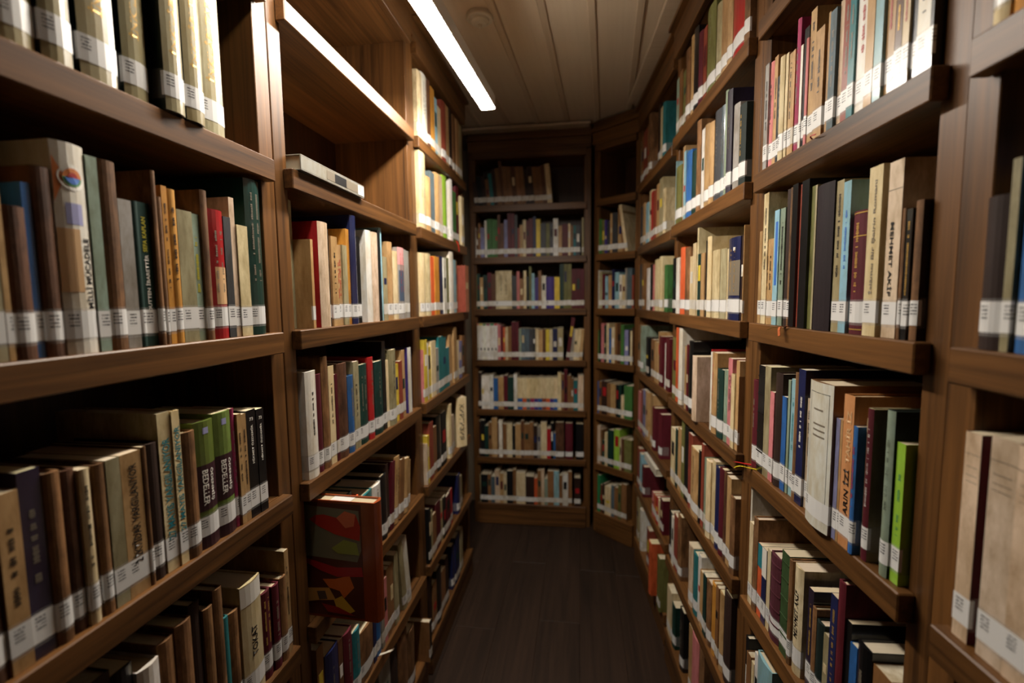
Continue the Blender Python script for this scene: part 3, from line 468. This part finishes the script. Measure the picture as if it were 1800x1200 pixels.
S1 14.0,8.5,193,8,0,q,-,.;22.5,15.0,202,8,0,t,-,I,0,824;37.5,23.5,279,8,0,c,-,I,0,1900;61.0,31.5,179,8,0,t,-,I,0,1764;92.5,21.0,234,8,0,l,-,I,0,1664;113.5,20.5,234,8,0,s,-,I,0,1731;134.0,18.0,266,8,0,d,-,I,0,1841;152.0,11.0,266,8,0,T,-,I,0,1178;163.0,20.5,269,8,0,k,-,In,0,2345;183.5,15.5,265,8,0,R,-,In,0,1853;199.0,25.5,267,8,0,k,-,In,0,3292;224.5,20.5,252,8,0,v,-,In,0,2701;245.0,6.0,250,8,0,V,-,In,0,822;251.0,51.0,245,8,0,D,-,In,0,7632;302.0,20.0,242,8,0,V,-,I,0,3372;322.0,19.5,236,8,0,l,-,I,0,3463;347.0,35.5,185,8,0,m,-,I,0,5646;386.5,28.5,240,8,0,c,-,I,0,6886;420.5,27.5,238,8,0,B,-,I,0,7643;455.0,6.0,171,8,0,T,-,I,0,1321;461.0,10.5,169,8,0,k,-,I,0,2387;471.5,14.5,177,8,0,T,d,I,0,3678
S0 17.5,28.0,202,8,0,m,-,I,0,1422;45.5,30.0,239,8,0,k,-,I,0,1956;75.5,27.5,241,8,0,V,-,I,0,1957;103.0,19.0,191,8,0,p,-,I,0,1139;122.0,30.0,234,8,0,d,-,I,0,2396;152.0,19.5,191,8,0,u,-,I,0,1359;171.5,9.5,227,8,0,s,-,I,0,818;181.0,17.5,231,8,0,l,-,I,0,1614;198.5,15.5,246,8,0,T,-,I,0,1604;214.0,24.5,255,8,0,n,-,I,0,2833;238.5,15.5,205,8,0,B,-,I,0,1523;280.0,70.0,247,-5,0,w,T,I,0,11254;351.0,11.0,197,-1,0,z,-,I,0,1547;362.0,6.5,197,-1,0,t,-,I,0,941;368.5,26.0,239,-1,0,C,-,I,0,5012;394.5,10.5,196,-1,0,u,-,I,0,1749;405.0,5.5,210,8,0,c,-,I,0,1011;410.5,15.0,227,8,0,m,V,I,0,3149;449.5,17.5,234,8,0,s,K,I,0,4547;467.0,16.0,194,8,0,i,-,I,0,3701
S-1 14.0,9.5,276,8,0,w,-,n;23.5,21.0,196,8,0,c,-,I,0,947;44.5,23.5,218,8,0,T,-,I,0,1255;68.0,24.0,168,8,0,o,-,I,0,1066;92.0,22.5,171,8,0,n,-,I,0,1080;114.5,16.5,180,8,0,c,-,I,0,870;131.0,44.0,184,8,0,F,-,I,0,2738;180.0,30.5,213,8,0,N,-,I,0,2424;210.5,13.5,211,8,0,T,-,I,0,1107;224.0,32.5,211,8,0,c,-,I,0,2978;271.5,18.0,193,8,0,X,-,I,0,1513;289.5,14.0,169,8,0,T,-,I,0,978;303.5,24.5,155,8,0,K,-,I,0,1442;328.0,15.5,147,8,0,V,-,.;343.5,19.5,228,8,0,n,-,I,0,1811;363.0,19.0,264,8,0,m,-,I,0,2143;382.0,13.5,209,8,0,k,-,I,0,967;395.5,17.5,182,8,0,u,-,.;413.0,32.5,200,8,0,k,-,I,0,1554;445.5,36.5,187,8,0,T,-,.
S-2 14.0,17.0,230,8,0,k,-,.;31.0,25.0,203,8,0,T,-,.;56.0,14.5,198,8,0,c,-,.;70.5,19.0,232,8,0,w,-,.;89.5,69.0,250,8,0,l,-,I,0,900
U2 16.0,18.5,200,8,0,c,-,I,0,1608;34.5,30.0,210,8,0,Y,-,I,0,857
U1 21.0,25.0,159,8,0,d,-,I,0,10281;48.5,10.0,191,8,0,V,-,I,0,5587;61.0,47.0,226,8,0,u,-,I,0,12183
U0 14.0,22.0,238,8,0,B,m,I,0,10696;46.0,30.5,242,8,0,B,-,I,0,18900;76.5,28.5,241,8,0,B,-,I,0,19804;105.0,31.0,246,8,0,B,-,.
"""
# writing and other print on spines: text, ink, direction (u up, d down, h across), from/to in parts of the height, across from/to in parts of the width
SPEC = {
 'A2': {i: dict(text=[('İNKILÂBI TARİHİ', 'g', 'u', .29, .86, .25, .62)], desc='grey-green gold-lettered volume') for i in range(8)},
 'A1': {7: dict(emblem=True, patch=[('p', .30, .60, .0, .60), ('z', .62, .72, .25, .75)], text=[('MİLLÎ MÜCADELE', 'k', 'u', .22, .56, .62, .90)], desc='thick white book with a round coloured emblem on its spine'),
        12: dict(text=[('SEFA KAPLAN', 'y', 'u', .66, .90, .3, .62), ('OUTTEN İBARETTİR', 'w', 'u', .24, .64, .3, .66)], desc='dark green book with yellow and white spine lettering'),
        18: dict(marks='y'), 20: dict(patch=[('p', .27, .56, .2, 1.0)], desc='bright red book with a pale patch low on its spine'),
        16: dict(desc='ochre yellow cloth book with a worn top')},
 'A0': {10: dict(text=[('2 İKTİDAR YARGILANIYOR', 'k', 'u', .22, .92, .22, .72)], desc='tan paperback with large black spine lettering'),
        13: dict(text=[('27 MAYIS YARGILANIYOR', 't', 'u', .2, .84, .25, .85)], desc='tall cream paperback with teal lettering, its front cover showing'),
        14: dict(text=[('27 MAYIS YARGILANIYOR', 't', 'u', .22, .9, .2, .9)], desc='thin cream paperback with teal lettering'),
        16: dict(patch=[('d', 0, .14, 0, 1), ('d', .3, .66, 0, 1), ('z', .90, .95, .35, .62)], text=[('ÖDENMİŞ', 'w', 'd', .36, .62, .55, .80), ('BEDELLER', 'w', 'd', .34, .62, .22, .47)]),
        17: dict(patch=[('d', 0, .14, 0, 1), ('d', .3, .66, 0, 1), ('z', .90, .95, .35, .62)], text=[('ÖDENMİŞ', 'w', 'd', .36, .62, .55, .80), ('BEDELLER', 'w', 'd', .34, .62, .22, .47)]),
        21: dict(text=[('73', 'w', 'h', .9, .93, .3, .7), ('HİKMET ÖZDEMİR', 'w', 'u', .5, .86, .35, .62)], desc='black white-lettered book'),
        22: dict(text=[('73', 'w', 'h', .9, .93, .3, .7), ('HİKMET ÖZDEMİR', 'w', 'u', .5, .86, .35, .62)], desc='black white-lettered book')},
 'A-1': {10: dict(text=[('TOKAT', 'k', 'u', .36, .62, .35, .62)], patch=[('w', .82, .99, 0, 1)], desc='thick cream book lettered TOKAT')},
 'B1': {i: dict(patch=[('q', .76, 1.0, 0, 1), ('h', .25, .68, .1, .9)], desc='pale grey book with a pink top') for i in (17, 18, 19)},
 'C-1': {8: dict(text=[('КИРГИЗИЯ', 'k', 'd', .14, .86, .3, .72)], desc='cream book with bold black Cyrillic lettering')},
 'S1': {16: dict(marks='g', bands=[.985, .80, .045], desc='maroon book with gold bands and lettering'),
        17: dict(text=[('İslâmcı Bir Şairin Romanı', 's', 'u', .25, .92, .35, .66)], desc='cream book with pale grey lettering up its spine'),
        18: dict(text=[('MEHMET AKİF', 'k', 'd', .24, .66, .30, .62)], patch=[('s', .84, .844, 0, 1)], desc='beige book lettered MEHMET AKİF'),
        4: dict(patch=[('u', .35, .9, .3, .8)]), 15: dict(marks='u')},
 'S0': {11: dict(frame=True, desc='very thick white book standing proud of the shelf'), 14: dict(text=[('ARIN İZİ', 'k', 'u', .22, .52, .25, .8), ('TAHİR İZ', 'p', 'u', .56, .90, .25, .8)], desc='caramel book with large black lettering'),
        17: dict(marks='w', desc='maroon book with white lettering'), 9: dict(marks='w', desc='tall navy book with white script lettering'),
        19: dict(marks='e', desc='lime green book'), 7: dict(marks='t'),
        10: dict(marks='k')},
 'S-1': {9: dict(text=[('MEHMET ÂKİF', 'k', 'u', .34, .78, .25, .7)], desc='cream book with slanting black lettering'), 3: dict(patch=[('t', .68, 1.0, 0, 1)]), 4: dict(patch=[('w', .62, 1.0, 0, 1)]),
         7: dict(ribs=True, desc='green leather book with raised bands'), 6: dict(ribs=True, desc='plum leather book with raised bands')},
 'U0': {i: dict(rules=True) for i in range(4)},
 'Q1': {14: dict(patch=[('s', .3, .72, 0, 1), ('w', .84, .88, .55, .7)], desc='thick navy book with an olive band')},
 'P2': {8: dict(desc='cream book with red letters on its cover')},
}
SPEC['S0'][1] = dict(ribs=True)
def pal(code): return (*lin(PAL[code][0]), 1)
def spine_loop(w, d, bulge, t):
    """outer and inner outline of a cover, spine towards -y"""
    n = 5 if bulge > 0 else 1
    spine = [(w*i/n, -bulge*math.sin(math.pi*i/n)) for i in range(n+1)]
    outer = [(0, d)] + spine + [(w, d)]
    inner = [(w-t, d), (w-t, t*.8), (t, t*.8), (t, d)]
    return outer + inner
def spine_y(x, w, bulge):
    if bulge <= 0: return 0.0
    t = min(max(x/w, 0), 1)*5; i = min(int(t), 4); f = t-i
    return -bulge*((1-f)*math.sin(math.pi*i/5)+f*math.sin(math.pi*(i+1)/5))
def strip_mesh(w, d, bulge, wrap, off, z0, z1, name, mat, parent):
    """thin band following the spine, wrapped a little round both boards"""
    n = 10
    base = [(-off, wrap)] + [(-off + (w+2*off)*i/n, spine_y(w*i/n, w, bulge)-off) for i in range(n+1)] + [(w+off, wrap)]
    acc = 0; vs, uv = [], []
    for i, (x, y) in enumerate(base):
        if i: acc += math.hypot(x-base[i-1][0], y-base[i-1][1])
        vs += [(x, y, z0), (x, y, z1)]; uv += [(acc-wrap, 0), (acc-wrap, 1)]
    fs = [(2*i, 2*i+2, 2*i+3, 2*i+1) for i in range(len(base)-1)]
    return mesh_obj(name, vs, fs, mat, parent, uv)
TEXTS = []
def flat_patch(parent, name, mat, w, bulge, z0, z1, a, b, off=.0003):
    n = 10; vs = []
    for i in range(n+1):
        x = w*(a+(b-a)*i/n); y = spine_y(x, w, bulge)-off
        vs += [(x, y, z0), (x, y, z1)]
    return mesh_obj(name, vs, [(2*i, 2*i+2, 2*i+3, 2*i+1) for i in range(n)], mat, parent)
def marks(parent, w, h, bulge, mat, rng):
    """small illegible printing along the spine"""
    vs, fs = [], []; z = h*(.34+.1*rng.random()); end = h*(.78+.14*rng.random())
    cols = 1 if w < .022 or rng.random() < .6 else 2
    for cidx in range(cols):
        zc = z; half = w*(.17 if cols == 1 else .10); xc = w*(.5 if cols == 1 else (.34, .66)[cidx])
        half = min(half, .0034)
        while zc < end:
            ln = .0008+.0015*rng.random()
            if rng.random() < .14: zc += .006; continue
            f = .55+.45*rng.random(); b = len(vs)
            y = spine_y(xc, w, bulge)-.0004
            vs += [(xc-half*f, y, zc), (xc+half*f, y, zc), (xc+half*f, y, zc+ln), (xc-half*f, y, zc+ln)]
            fs.append((b, b+1, b+2, b+3)); zc += ln+.0008
    if vs: mesh_obj('spine_title', vs, fs, mat, parent)
def add_text(parent, w, h, bulge, spec):
    s, code, dr, f0, f1, a, b = spec
    cu = bpy.data.curves.new('spine_title', 'FONT'); cu.body = s; cu.resolution_u = 2; cu.offset = .022
    o = bpy.data.objects.new('spine_title', cu); COL.objects.link(o)
    TEXTS.append((o, parent, w, h, bulge, spec))
def book_object(name, w, d, h, col, cov, kind, rng, has_label, spec, area):
    root = empty(name, (0, 0, 0))
    hard = kind in ('cloth', 'worn') or (kind == 'gloss' and w > .03)
    flat = (bool(spec.get('text')) or bool(spec.get('patch'))) and w < .03
    bulge = 0 if (not hard and w < .03) or flat else min(.16*w, .005)
    t = .0024 if hard and w > .012 else .0006
    b = MB(); b.prism(spine_loop(w, d, bulge, t), 0, h)
    c = b.obj('cover', M[kind], root); c.color = col if cov is None else col
    if cov is not None:                                   # boards of another colour than the spine
        c.color = cov
        sp = flat_patch(c, 'spine', M[kind], w, bulge, .0, h, 0, 1, .0004); sp.color = col
    ins = .0032 if t > .001 else .0004
    pg = MB().box(t+.0002, w-t-.0002, t*.8+.0004, d-ins, ins, h-ins).obj('page_block', M['pages'], root)
    tone = .82+.18*rng.random()
    pg.color = (.80*tone, .72*tone*(.9+.1*rng.random()), .56*tone*(.8+.2*rng.random()), 1)
    if has_label:
        z0 = .0175+.003*rng.random(); z1 = z0+.031+.002*rng.random()
        if area > 900: strip_mesh(w, d, bulge, min(.034, d*.3), .00018, z0-.004, z1+.003, 'clear_tape', M['tape'], c)
        strip_mesh(w, d, bulge, .004, .00030 + (.0004 if cov is not None else 0), z0, z1, 'spine_label', M['label'], c)
    for code, z0, z1, a, bb in spec.get('patch', []):
        flat_patch(c, 'printed_panel', ink(code), w, bulge, h*z0, h*z1, a, bb, .00025)
    for z in spec.get('bands', []):
        flat_patch(c, 'gold_band', ink('g'), w, bulge, h*z-.0016, h*z, .06, .94, .0006)
    if spec.get('ribs'):
        for z in (.2, .38, .56, .74, .9):
            mb = MB(); n = 6; lp = [(w*i/n, spine_y(w*i/n, w, bulge)-.0012) for i in range(n+1)] + [(w, .0), (0, .0)]
            mb.prism(lp, h*z-.0014, h*z+.0014); rb = mb.obj('raised_band', M[kind], c); rb.color = col
    if spec.get('rules'):
        for z in (.90, .84, .80, .77):
            flat_patch(c, 'printed_rule', ink('s'), w, bulge, h*z-.0007, h*z, 0 if z == .90 else .15, 1 if z == .90 else .85, .0005)
    if spec.get('frame'):
        for z in (.93, .08): flat_patch(c, 'printed_rule', ink('k'), w, bulge, h*z-.0009, h*z, .1, .9, .0005)
        for a in (.1, .88): flat_patch(c, 'printed_rule', ink('k'), w, bulge, h*.08, h*.93, a, a+.012, .0005)
        for z in (.82, .72, .68, .64): flat_patch(c, 'printed_rule', ink('s'), w, bulge, h*z-.003, h*z, .3, .7 if z > .8 else .78, .0005)
    if spec.get('emblem'):
        def disc(r0, a0, a1, code, up, name='emblem'):
            yy = lambda x: spine_y(x, w, bulge)-.0005-up
            cx, cz = w*.52, h*.84; nn = 20
            pts = [(cx+r0*math.cos(a0+(a1-a0)*i/nn), cz+r0*math.sin(a0+(a1-a0)*i/nn)) for i in range(nn+1)]
            mesh_obj(name, [(cx, yy(cx), cz)]+[(x, yy(x), z) for x, z in pts], [(0, 1+i, 2+i) for i in range(nn)], ink(code), c)
        disc(.0150, 0, 6.2832, 'w', 0); disc(.0105, 0, 3.1416, 'o', .0002); disc(.0105, 3.1416, 6.2832, 'e', .0002)
        disc(.0078, 3.1416, 6.2832, 'u', .0004); disc(.0055, 0, 3.1416, 'r', .0004)
        mesh_obj('printed_panel', [(w*.02, spine_y(w*.02, w, bulge)-.0005, h*.93), (w*.30, spine_y(w*.3, w, bulge)-.0004, h*.84), (w*.02, spine_y(w*.02, w, bulge)-.0005, h*.72)], [(0, 2, 1)], ink('o'), c)
    if spec.get('text'):
        for tx in spec['text']: add_text(c, w, h, bulge, tx)
    elif spec.get('marks'):
        marks(c, w, h, bulge, ink(spec['marks']), rng)
    elif area > 1100 and w > .007 and rng.random() < .62 and kind != 'worn' and not spec.get('plain') and not spec.get('ribs') and not spec.get('rules') and not spec.get('frame'):
        lum = sum(col[:3])/3
        marks(c, w, h, bulge, ink(('k' if rng.random() < .75 else 'r') if lum > .18 else ('s' if rng.random() < .6 else 'g')), rng)
    return root

far_v, far_f, far_c = [], [], []
def far_box(c, T, x0, x1, y0, y1, z0, z1, col):
    b = len(far_v)
    for z in (z0, z1):
        for y in (y0, y1):
            for x in (x0, x1): far_v.append(tuple(T @ Vector((x, y, z))))
    for q in ((0, 2, 3, 1), (4, 5, 7, 6), (0, 1, 5, 4), (2, 6, 7, 3), (0, 4, 6, 2), (1, 3, 7, 5)):
        far_f.append(tuple(b+i for i in q)); far_c.append(col)
def jitter(col, rng, a=.12):
    k = 1+a*(2*rng.random()-1); g = .3*col[0]+.6*col[1]+.1*col[2]; col = [.94*v+.06*g for v in col[:3]]
    return (min(col[0]*k*(1+.05*(rng.random()-.5)), 1), min(col[1]*k, 1), min(col[2]*k*(1+.1*(rng.random()-.5)), 1), 1)
n_ind = 0
for line in DATA.strip().split('\n'):
    head, body = line.split(' ', 1)
    c, k = head[0], int(head[1:]); items = body.split(';'); n = len(items)
    codes = [it.split(',')[5] for it in items]
    p, L, ang = FRAME[c]; base = SHELF_Z[k] + CAM_H + .0004
    for i, it in enumerate(items):
        f = it.split(','); s0, wd, h, off, lean = [float(v)/1000 for v in f[:5]]; lean *= 1000
        code, cov, fl = f[5], f[6], f[7]; yaw = float(f[8]) if len(f) > 8 else 0.0
        rng = random.Random(hash((ord(c), k, i)) & 0xffffffff)
        w = max(wd-(.0010 if cov == '-' else .0024), .0022); s0 += .0005 if cov == '-' else .0012
        d = min(max(h*(.64+.10*rng.random()), .105), DEPTH-.016-off, .205)
        if off < .006 and not yaw: pass
        col = jitter(pal(code), rng)
        cv = None if cov == '-' else jitter(pal(cov), rng, .05)
        off2 = off + (.006*rng.random()-.001 if abs(off-.008) < 1e-6 else 0)
        T = Matrix.Translation((p.x, p.y, 0)) @ Matrix.Rotation(ang, 4, 'Z') @ Matrix.Translation((s0, off2, base))
        if lean > 0: T = T @ Matrix.Translation((w, 0, 0)) @ Matrix.Rotation(math.radians(lean), 4, 'Y') @ Matrix.Translation((-w, 0, 0))
        elif lean < 0: T = T @ Matrix.Rotation(math.radians(lean), 4, 'Y')
        if yaw: T = T @ Matrix.Translation((w, 0, 0)) @ Matrix.Rotation(math.radians(yaw), 4, 'Z') @ Matrix.Translation((-w, 0, 0))
        if 'I' not in fl:
            inset = .0006 if rng.random() < .5 else .003
            tone = .8+.2*rng.random(); pg = (.76*tone, .68*tone, .52*tone, 1)
            t = .0012
            cc = col if cv is None else cv
            far_box(c, T, 0, t, 0, d, 0, h, cc); far_box(c, T, w-t, w, 0, d, 0, h, cc); far_box(c, T, t, w-t, 0, t, 0, h, col)
            far_box(c, T, t, w-t, t, d-inset, inset, h-inset, pg)
            if 'n' not in fl:
                zz = .018+.003*rng.random(); far_box(c, T, -.0002, w+.0002, -.0003, .004, zz, zz+.031, (.7, .69, .67, 1))
            if head == 'D-1' and 8 < i < 19:                 # matching set with coloured feet
                far_box(c, T, 0, w, -.0002, .001, .001, h*.36, jitter(pal('uohPxuRox'[i % 9]), rng))
            elif head == 'D0' and i < 6:                     # white set with coloured tips and dark print
                far_box(c, T, .001, w-.001, -.0002, .001, h*.95, h, jitter(pal('oygPjr'[i]), rng))
                far_box(c, T, w*.35, w*.7, -.0002, .001, h*.26, h*.33, pal('k'))
            elif w > .012 and rng.random() < .5:               # printed panel on the spine
                z0 = h*(.4+.2*rng.random()); q = jitter(pal(rng.choice('kwcrmnGy')), rng)
                far_box(c, T, w*.2, w*.8, -.0004, .001, z0, z0+h*(.08+.2*rng.random()), q)
            continue
        spec = SPEC.get(head, {}).get(i, {})
        if 'n' in fl or code in 'Dd': spec = dict(spec, plain=True)
        lum = sum(col[:3])/3
        kind = {'t': 'matte', 'T': 'worn', 'b': 'worn', 'd': 'cloth', 'm': 'cloth', 'k': 'gloss', 'V': 'matte', 'M': 'worn', 'K': 'cloth', 'F': 'cloth', 'D': 'cloth', 'w': 'gloss', 'l': 'gloss', 'i': 'gloss', 'n': 'gloss', 'r': 'gloss'}.get(code)
        if kind is None: kind = rng.choice(['matte', 'matte', 'gloss', 'cloth'])
        if c == 'A' and k == 2: kind = 'gloss'
        if c == 'S' and k == 2 and i > 17: kind = 'gloss'
        area = float(f[9]) if len(f) > 9 else 500
        root = book_object('book', w, d, h, col, cv, kind, rng, 'n' not in fl, spec, area)
        root.matrix_world = T
        size = 'slim ' if w < .011 else ('thick ' if w > .045 else '')
        desc = spec.get('desc') or (size + PAL[code][1] + (' worn' if kind == 'worn' else '') + ' book')
        unique = codes.count(code) == 1 and not spec.get('desc')
        same = [j for j in range(n)]
        fromleft, fromright = i+1, n-i
        if c == 'A' or fromright < fromleft: side, cnt = 'right', fromright
        else: side, cnt = 'left', fromleft
        pos = (ORD[cnt] if cnt <= 20 else str(cnt) + ('st' if cnt == 21 else 'nd' if cnt == 22 else 'rd' if cnt == 23 else 'th')) + ' from ' + side
        label = desc + ', ' + pos + ', ' + ROW_NAME[k] + ' of ' + CASE_NAME[c]
        if len(label.split()) > 16: label = desc + ', ' + pos + ', ' + ROW_NAME[k] + ', ' + CASE_NAME[c]
        if len(label.split()) > 16: label = desc + ', ' + ROW_NAME[k] + ', ' + CASE_NAME[c]
        if len(label.split()) > 16: label = desc + ', ' + CASE_NAME[c]
        tag(root, label, 'book', 'library books on the shelves')
        n_ind += 1
me = bpy.data.meshes.new('far_books'); me.from_pydata(far_v, [], far_f)
at = me.color_attributes.new('tint', 'FLOAT_COLOR', 'CORNER')
buf = []
for q in far_c: buf += list(q)*4
at.data.foreach_set('color', buf)
me.materials.append(M['far'])
fb = bpy.data.objects.new('far_books', me); COL.objects.link(fb); fb['kind'] = 'stuff'
tag(fb, 'many small shelved library books with white stickers in the farther rows', 'books')

# text to meshes in one pass
bpy.context.view_layer.update()
dg = bpy.context.evaluated_depsgraph_get()
for o, parent, w, h, bulge, (s, code, dr, f0, f1, a, b) in TEXTS:
    me = bpy.data.meshes.new_from_object(o.evaluated_get(dg))
    vs = [v.co.copy() for v in me.vertices]
    if vs:
        x0, x1 = min(v.x for v in vs), max(v.x for v in vs); y0, y1 = min(v.y for v in vs), max(v.y for v in vs)
        for v in me.vertices:
            u = (v.co.x-x0)/(x1-x0); t = (v.co.y-y0)/max(y1-y0, 1e-6)
            if dr == 'u': x, z = w*(b-(b-a)*t), h*(f0+(f1-f0)*u)
            elif dr == 'd': x, z = w*(a+(b-a)*t), h*(f1-(f1-f0)*u)
            else: x, z = w*(a+(b-a)*u), h*(f0+(f1-f0)*t)
            v.co = (x, spine_y(x, w, bulge)-.0006, z)
        me.materials.clear(); me.materials.append(ink(code))
        t = bpy.data.objects.new('spine_title', me); COL.objects.link(t); t.parent = parent
    cu = o.data; bpy.data.objects.remove(o, do_unlink=True); bpy.data.curves.remove(cu)

# ---------------------------------------------------------------- single things on the shelves
def local(c, x, y, z, rz=0.0):
    p, L, a = FRAME[c]
    return Matrix.Translation((p.x, p.y, 0)) @ Matrix.Rotation(a, 4, 'Z') @ Matrix.Translation((x, y, z+CAM_H)) @ Matrix.Rotation(rz, 4, 'Z')
# grey hardback lying flat on the second left bookcase
r_ = empty('lying_book', (0, 0, 0))
L_, D_, T_ = .285, .20, .032
cvr = MB()
cvr.box(0, L_, 0, D_, 0, .0026, .0006); cvr.box(0, L_, 0, D_, T_-.0026, T_, .0006); cvr.box(0, L_, 0, .0028, .0027, T_-.0027)
co = cvr.obj('cover', M['gloss'], r_); co.color = (*lin((150, 148, 140)), 1)
pg = MB().box(.003, L_-.003, .0032, D_-.004, .0028, T_-.0028).obj('page_block', M['pages'], r_); pg.color = (.62, .56, .42, 1)
for x0_, x1_, cc in ((.10, .135, 's'), (.19, .25, 's'), (.135, .19, 'k')):
    MB().box(x0_, x1_, -.0004, .0, .006, T_-.006).obj('spine_print', ink(cc), r_)
lb = mesh_obj('spine_label', [(.25, -.0008, .004), (.282, -.0008, .004), (.282, -.0008, T_-.004), (.25, -.0008, T_-.004)], [(0, 1, 2, 3)], M['label'], r_, [(.0, 0), (.021, 0), (.021, 1), (0, 1)])
r_.matrix_world = local('B', .018, -.008, SHELF_Z[2]+.0005)
tag(r_, 'grey glossy hardback lying flat on the otherwise empty shelf', 'book', 'library books on the shelves')
# large art book sticking far out of the shelf
r_ = empty('art_book', (0, 0, 0))
w, d, h = .034, .30, .276
b = MB(); b.prism(spine_loop(w, d, .006, .003), 0, h); co = b.obj('cover', M['gloss'], r_); co.color = (*lin((156, 72, 30)), 1)
pg = MB().box(.0035, w-.0035, .004, d-.004, .004, h-.004).obj('page_block', M['pages'], r_); pg.color = (.5, .42, .28, 1)
def cover_art(pts, code_rgb, off, nm='cover_picture'):
    code_rgb = tuple(min(255, int(v*1.55)) for v in code_rgb); mt = plain('art_%d_%d_%d' % code_rgb, code_rgb, .35)
    mesh_obj(nm, [(-off, (1-(y if y < .05 else .42+.48*(y-.3)/.55))*d*.98+.002, z*h) for y, z in pts], [tuple(range(len(pts)))], mt, r_)
cover_art([(.0, .02), (.85, .02), (.85, .98), (.0, .98)], (62, 30, 20), .0003)
cover_art([(.30, .52), (.80, .50), (.84, .60), (.83, .93), (.30, .95)], (86, 84, 70), .0005)
cover_art([(.36, .83), (.44, .78), (.60, .72), (.83, .68), (.84, .80), (.80, .90), (.70, .92), (.62, .86), (.50, .88), (.42, .87)], (128, 34, 24), .0007)
cover_art([(.62, .86), (.70, .92), (.80, .90), (.78, .80), (.70, .78)], (156, 82, 58), .0009)
cover_art([(.56, .60), (.62, .56), (.82, .56), (.80, .66), (.68, .68)], (104, 112, 54), .0007)
cover_art([(.30, .50), (.60, .44), (.84, .46), (.85, .38), (.60, .36), (.45, .40), (.30, .46)], (120, 22, 26), .0007)
cover_art([(.46, .33), (.58, .34), (.72, .38), (.76, .28), (.66, .18), (.62, .24), (.52, .26)], (150, 78, 30), .0007)
cover_art([(.30, .24), (.52, .26), (.58, .16), (.40, .14), (.30, .12)], (146, 108, 56), .0009)
cover_art([(.40, .22), (.48, .23), (.50, .16), (.42, .15)], (70, 58, 48), .0011)
cover_art([(.56, .16), (.64, .20), (.76, .08), (.70, .05), (.58, .10)], (150, 120, 40), .0009)
cover_art([(.44, .12), (.60, .10), (.76, .04), (.50, .05)], (108, 26, 20), .0011)
MB().box(.004, w-.004, .06, .11, h-.0035, h-.003).obj('label_strip', M['alu'], r_)
r_.matrix_world = local('B', .030, -.132, SHELF_Z[-1]+.0005, math.radians(-2))
tag(r_, 'large picture-covered art book jutting far out of the second left bookcase', 'book', 'library books on the shelves')
# white book lying on top of the maroon row
r_ = empty('lying_book', (0, 0, 0))
L_, D_, T_ = .24, .17, .034
cvr = MB(); cvr.box(0, L_, 0, D_, 0, .0024, .0006); cvr.box(0, L_, 0, D_, T_-.0024, T_, .0006); cvr.box(0, L_, 0, .0026, .0025, T_-.0025)
co = cvr.obj('cover', M['gloss'], r_); co.color = (*lin((222, 218, 206)), 1)
pg = MB().box(.003, L_-.003, .003, D_-.004, .0026, T_-.0026).obj('page_block', M['pages'], r_); pg.color = (.7, .64, .5, 1)
r_.matrix_world = local('P', .30, -.01, SHELF_Z[-2]+.243)
tag(r_, 'thick white book lying flat on top of upright maroon books', 'book', 'library books on the shelves')

def ribbon(label, c, pts, width, rgb):
    """thin bent ribbon: pts are (x, y, z) in the shelf frame, width along x"""
    vs, fs = [], []
    t = .0006
    for (x, y, z, tw) in pts:
        dx, dz = width/2*math.cos(tw), width/2*math.sin(tw)
        vs += [(x-dx, y, z-dz), (x+dx, y, z+dz), (x+dx, y-t, z+dz+t), (x-dx, y-t, z-dz+t)]
    for i in range(len(pts)-1):
        a, b = 4*i, 4*i+4
        fs += [(a+j, a+(j+1) % 4, b+(j+1) % 4, b+j) for j in range(4)]
    fs += [(0, 1, 2, 3), tuple(4*(len(pts)-1)+j for j in (3, 2, 1, 0))]
    me_mat = plain('ribbon_%d_%d_%d' % rgb, rgb, .4)
    o = mesh_obj('ribbon_bookmark', vs, fs, me_mat); o.matrix_world = local(c, 0, 0, 0)
    tag(o, label, 'bookmark', 'ribbon bookmarks hanging over shelf edges')
def curl(x, z, dx, out, drop, n=7, y0=.012):
    return [(x+dx*i/n, y0-(y0+out)*math.sin(math.pi/2*min(1, i/n*1.3)), z+.0012-(drop*max(0, i/n-.45)**1.3), .25*i/n) for i in range(n+1)]
ribbon('yellow ribbon bookmark curling over the shelf under the black book', 'S', curl(.052, SHELF_Z[0], -.05, .022, .03), .007, (226, 206, 40))
ribbon('red ribbon bookmark at the far end of the shelf beside the yellow one', 'S', curl(.020, SHELF_Z[0], -.035, .018, .012), .010, (190, 30, 34))
ribbon('olive ribbon bookmark under the dark aubergine book', 'S', curl(.205, SHELF_Z[1], -.075, .014, .02), .006, (120, 110, 40))
ribbon('orange ribbon bookmark hanging beside the olive one', 'S', curl(.165, SHELF_Z[1], .01, .012, .04), .009, (196, 104, 60))
ribbon('red ribbon bookmark under the pink book near the ceiling', 'S', curl(.225, SHELF_Z[2], .045, .010, .008), .004, (170, 30, 34))
ribbon('red ribbon bookmark hanging from the farthest left bookcase', 'C', curl(.42, SHELF_Z[2], .05, .02, .10), .012, (220, 50, 30))
ribbon('white paper slip hanging over the low shelf edge', 'B', curl(.32, SHELF_Z[-2], .04, .02, .02), .008, (205, 196, 178))
print('individual books', n_ind)
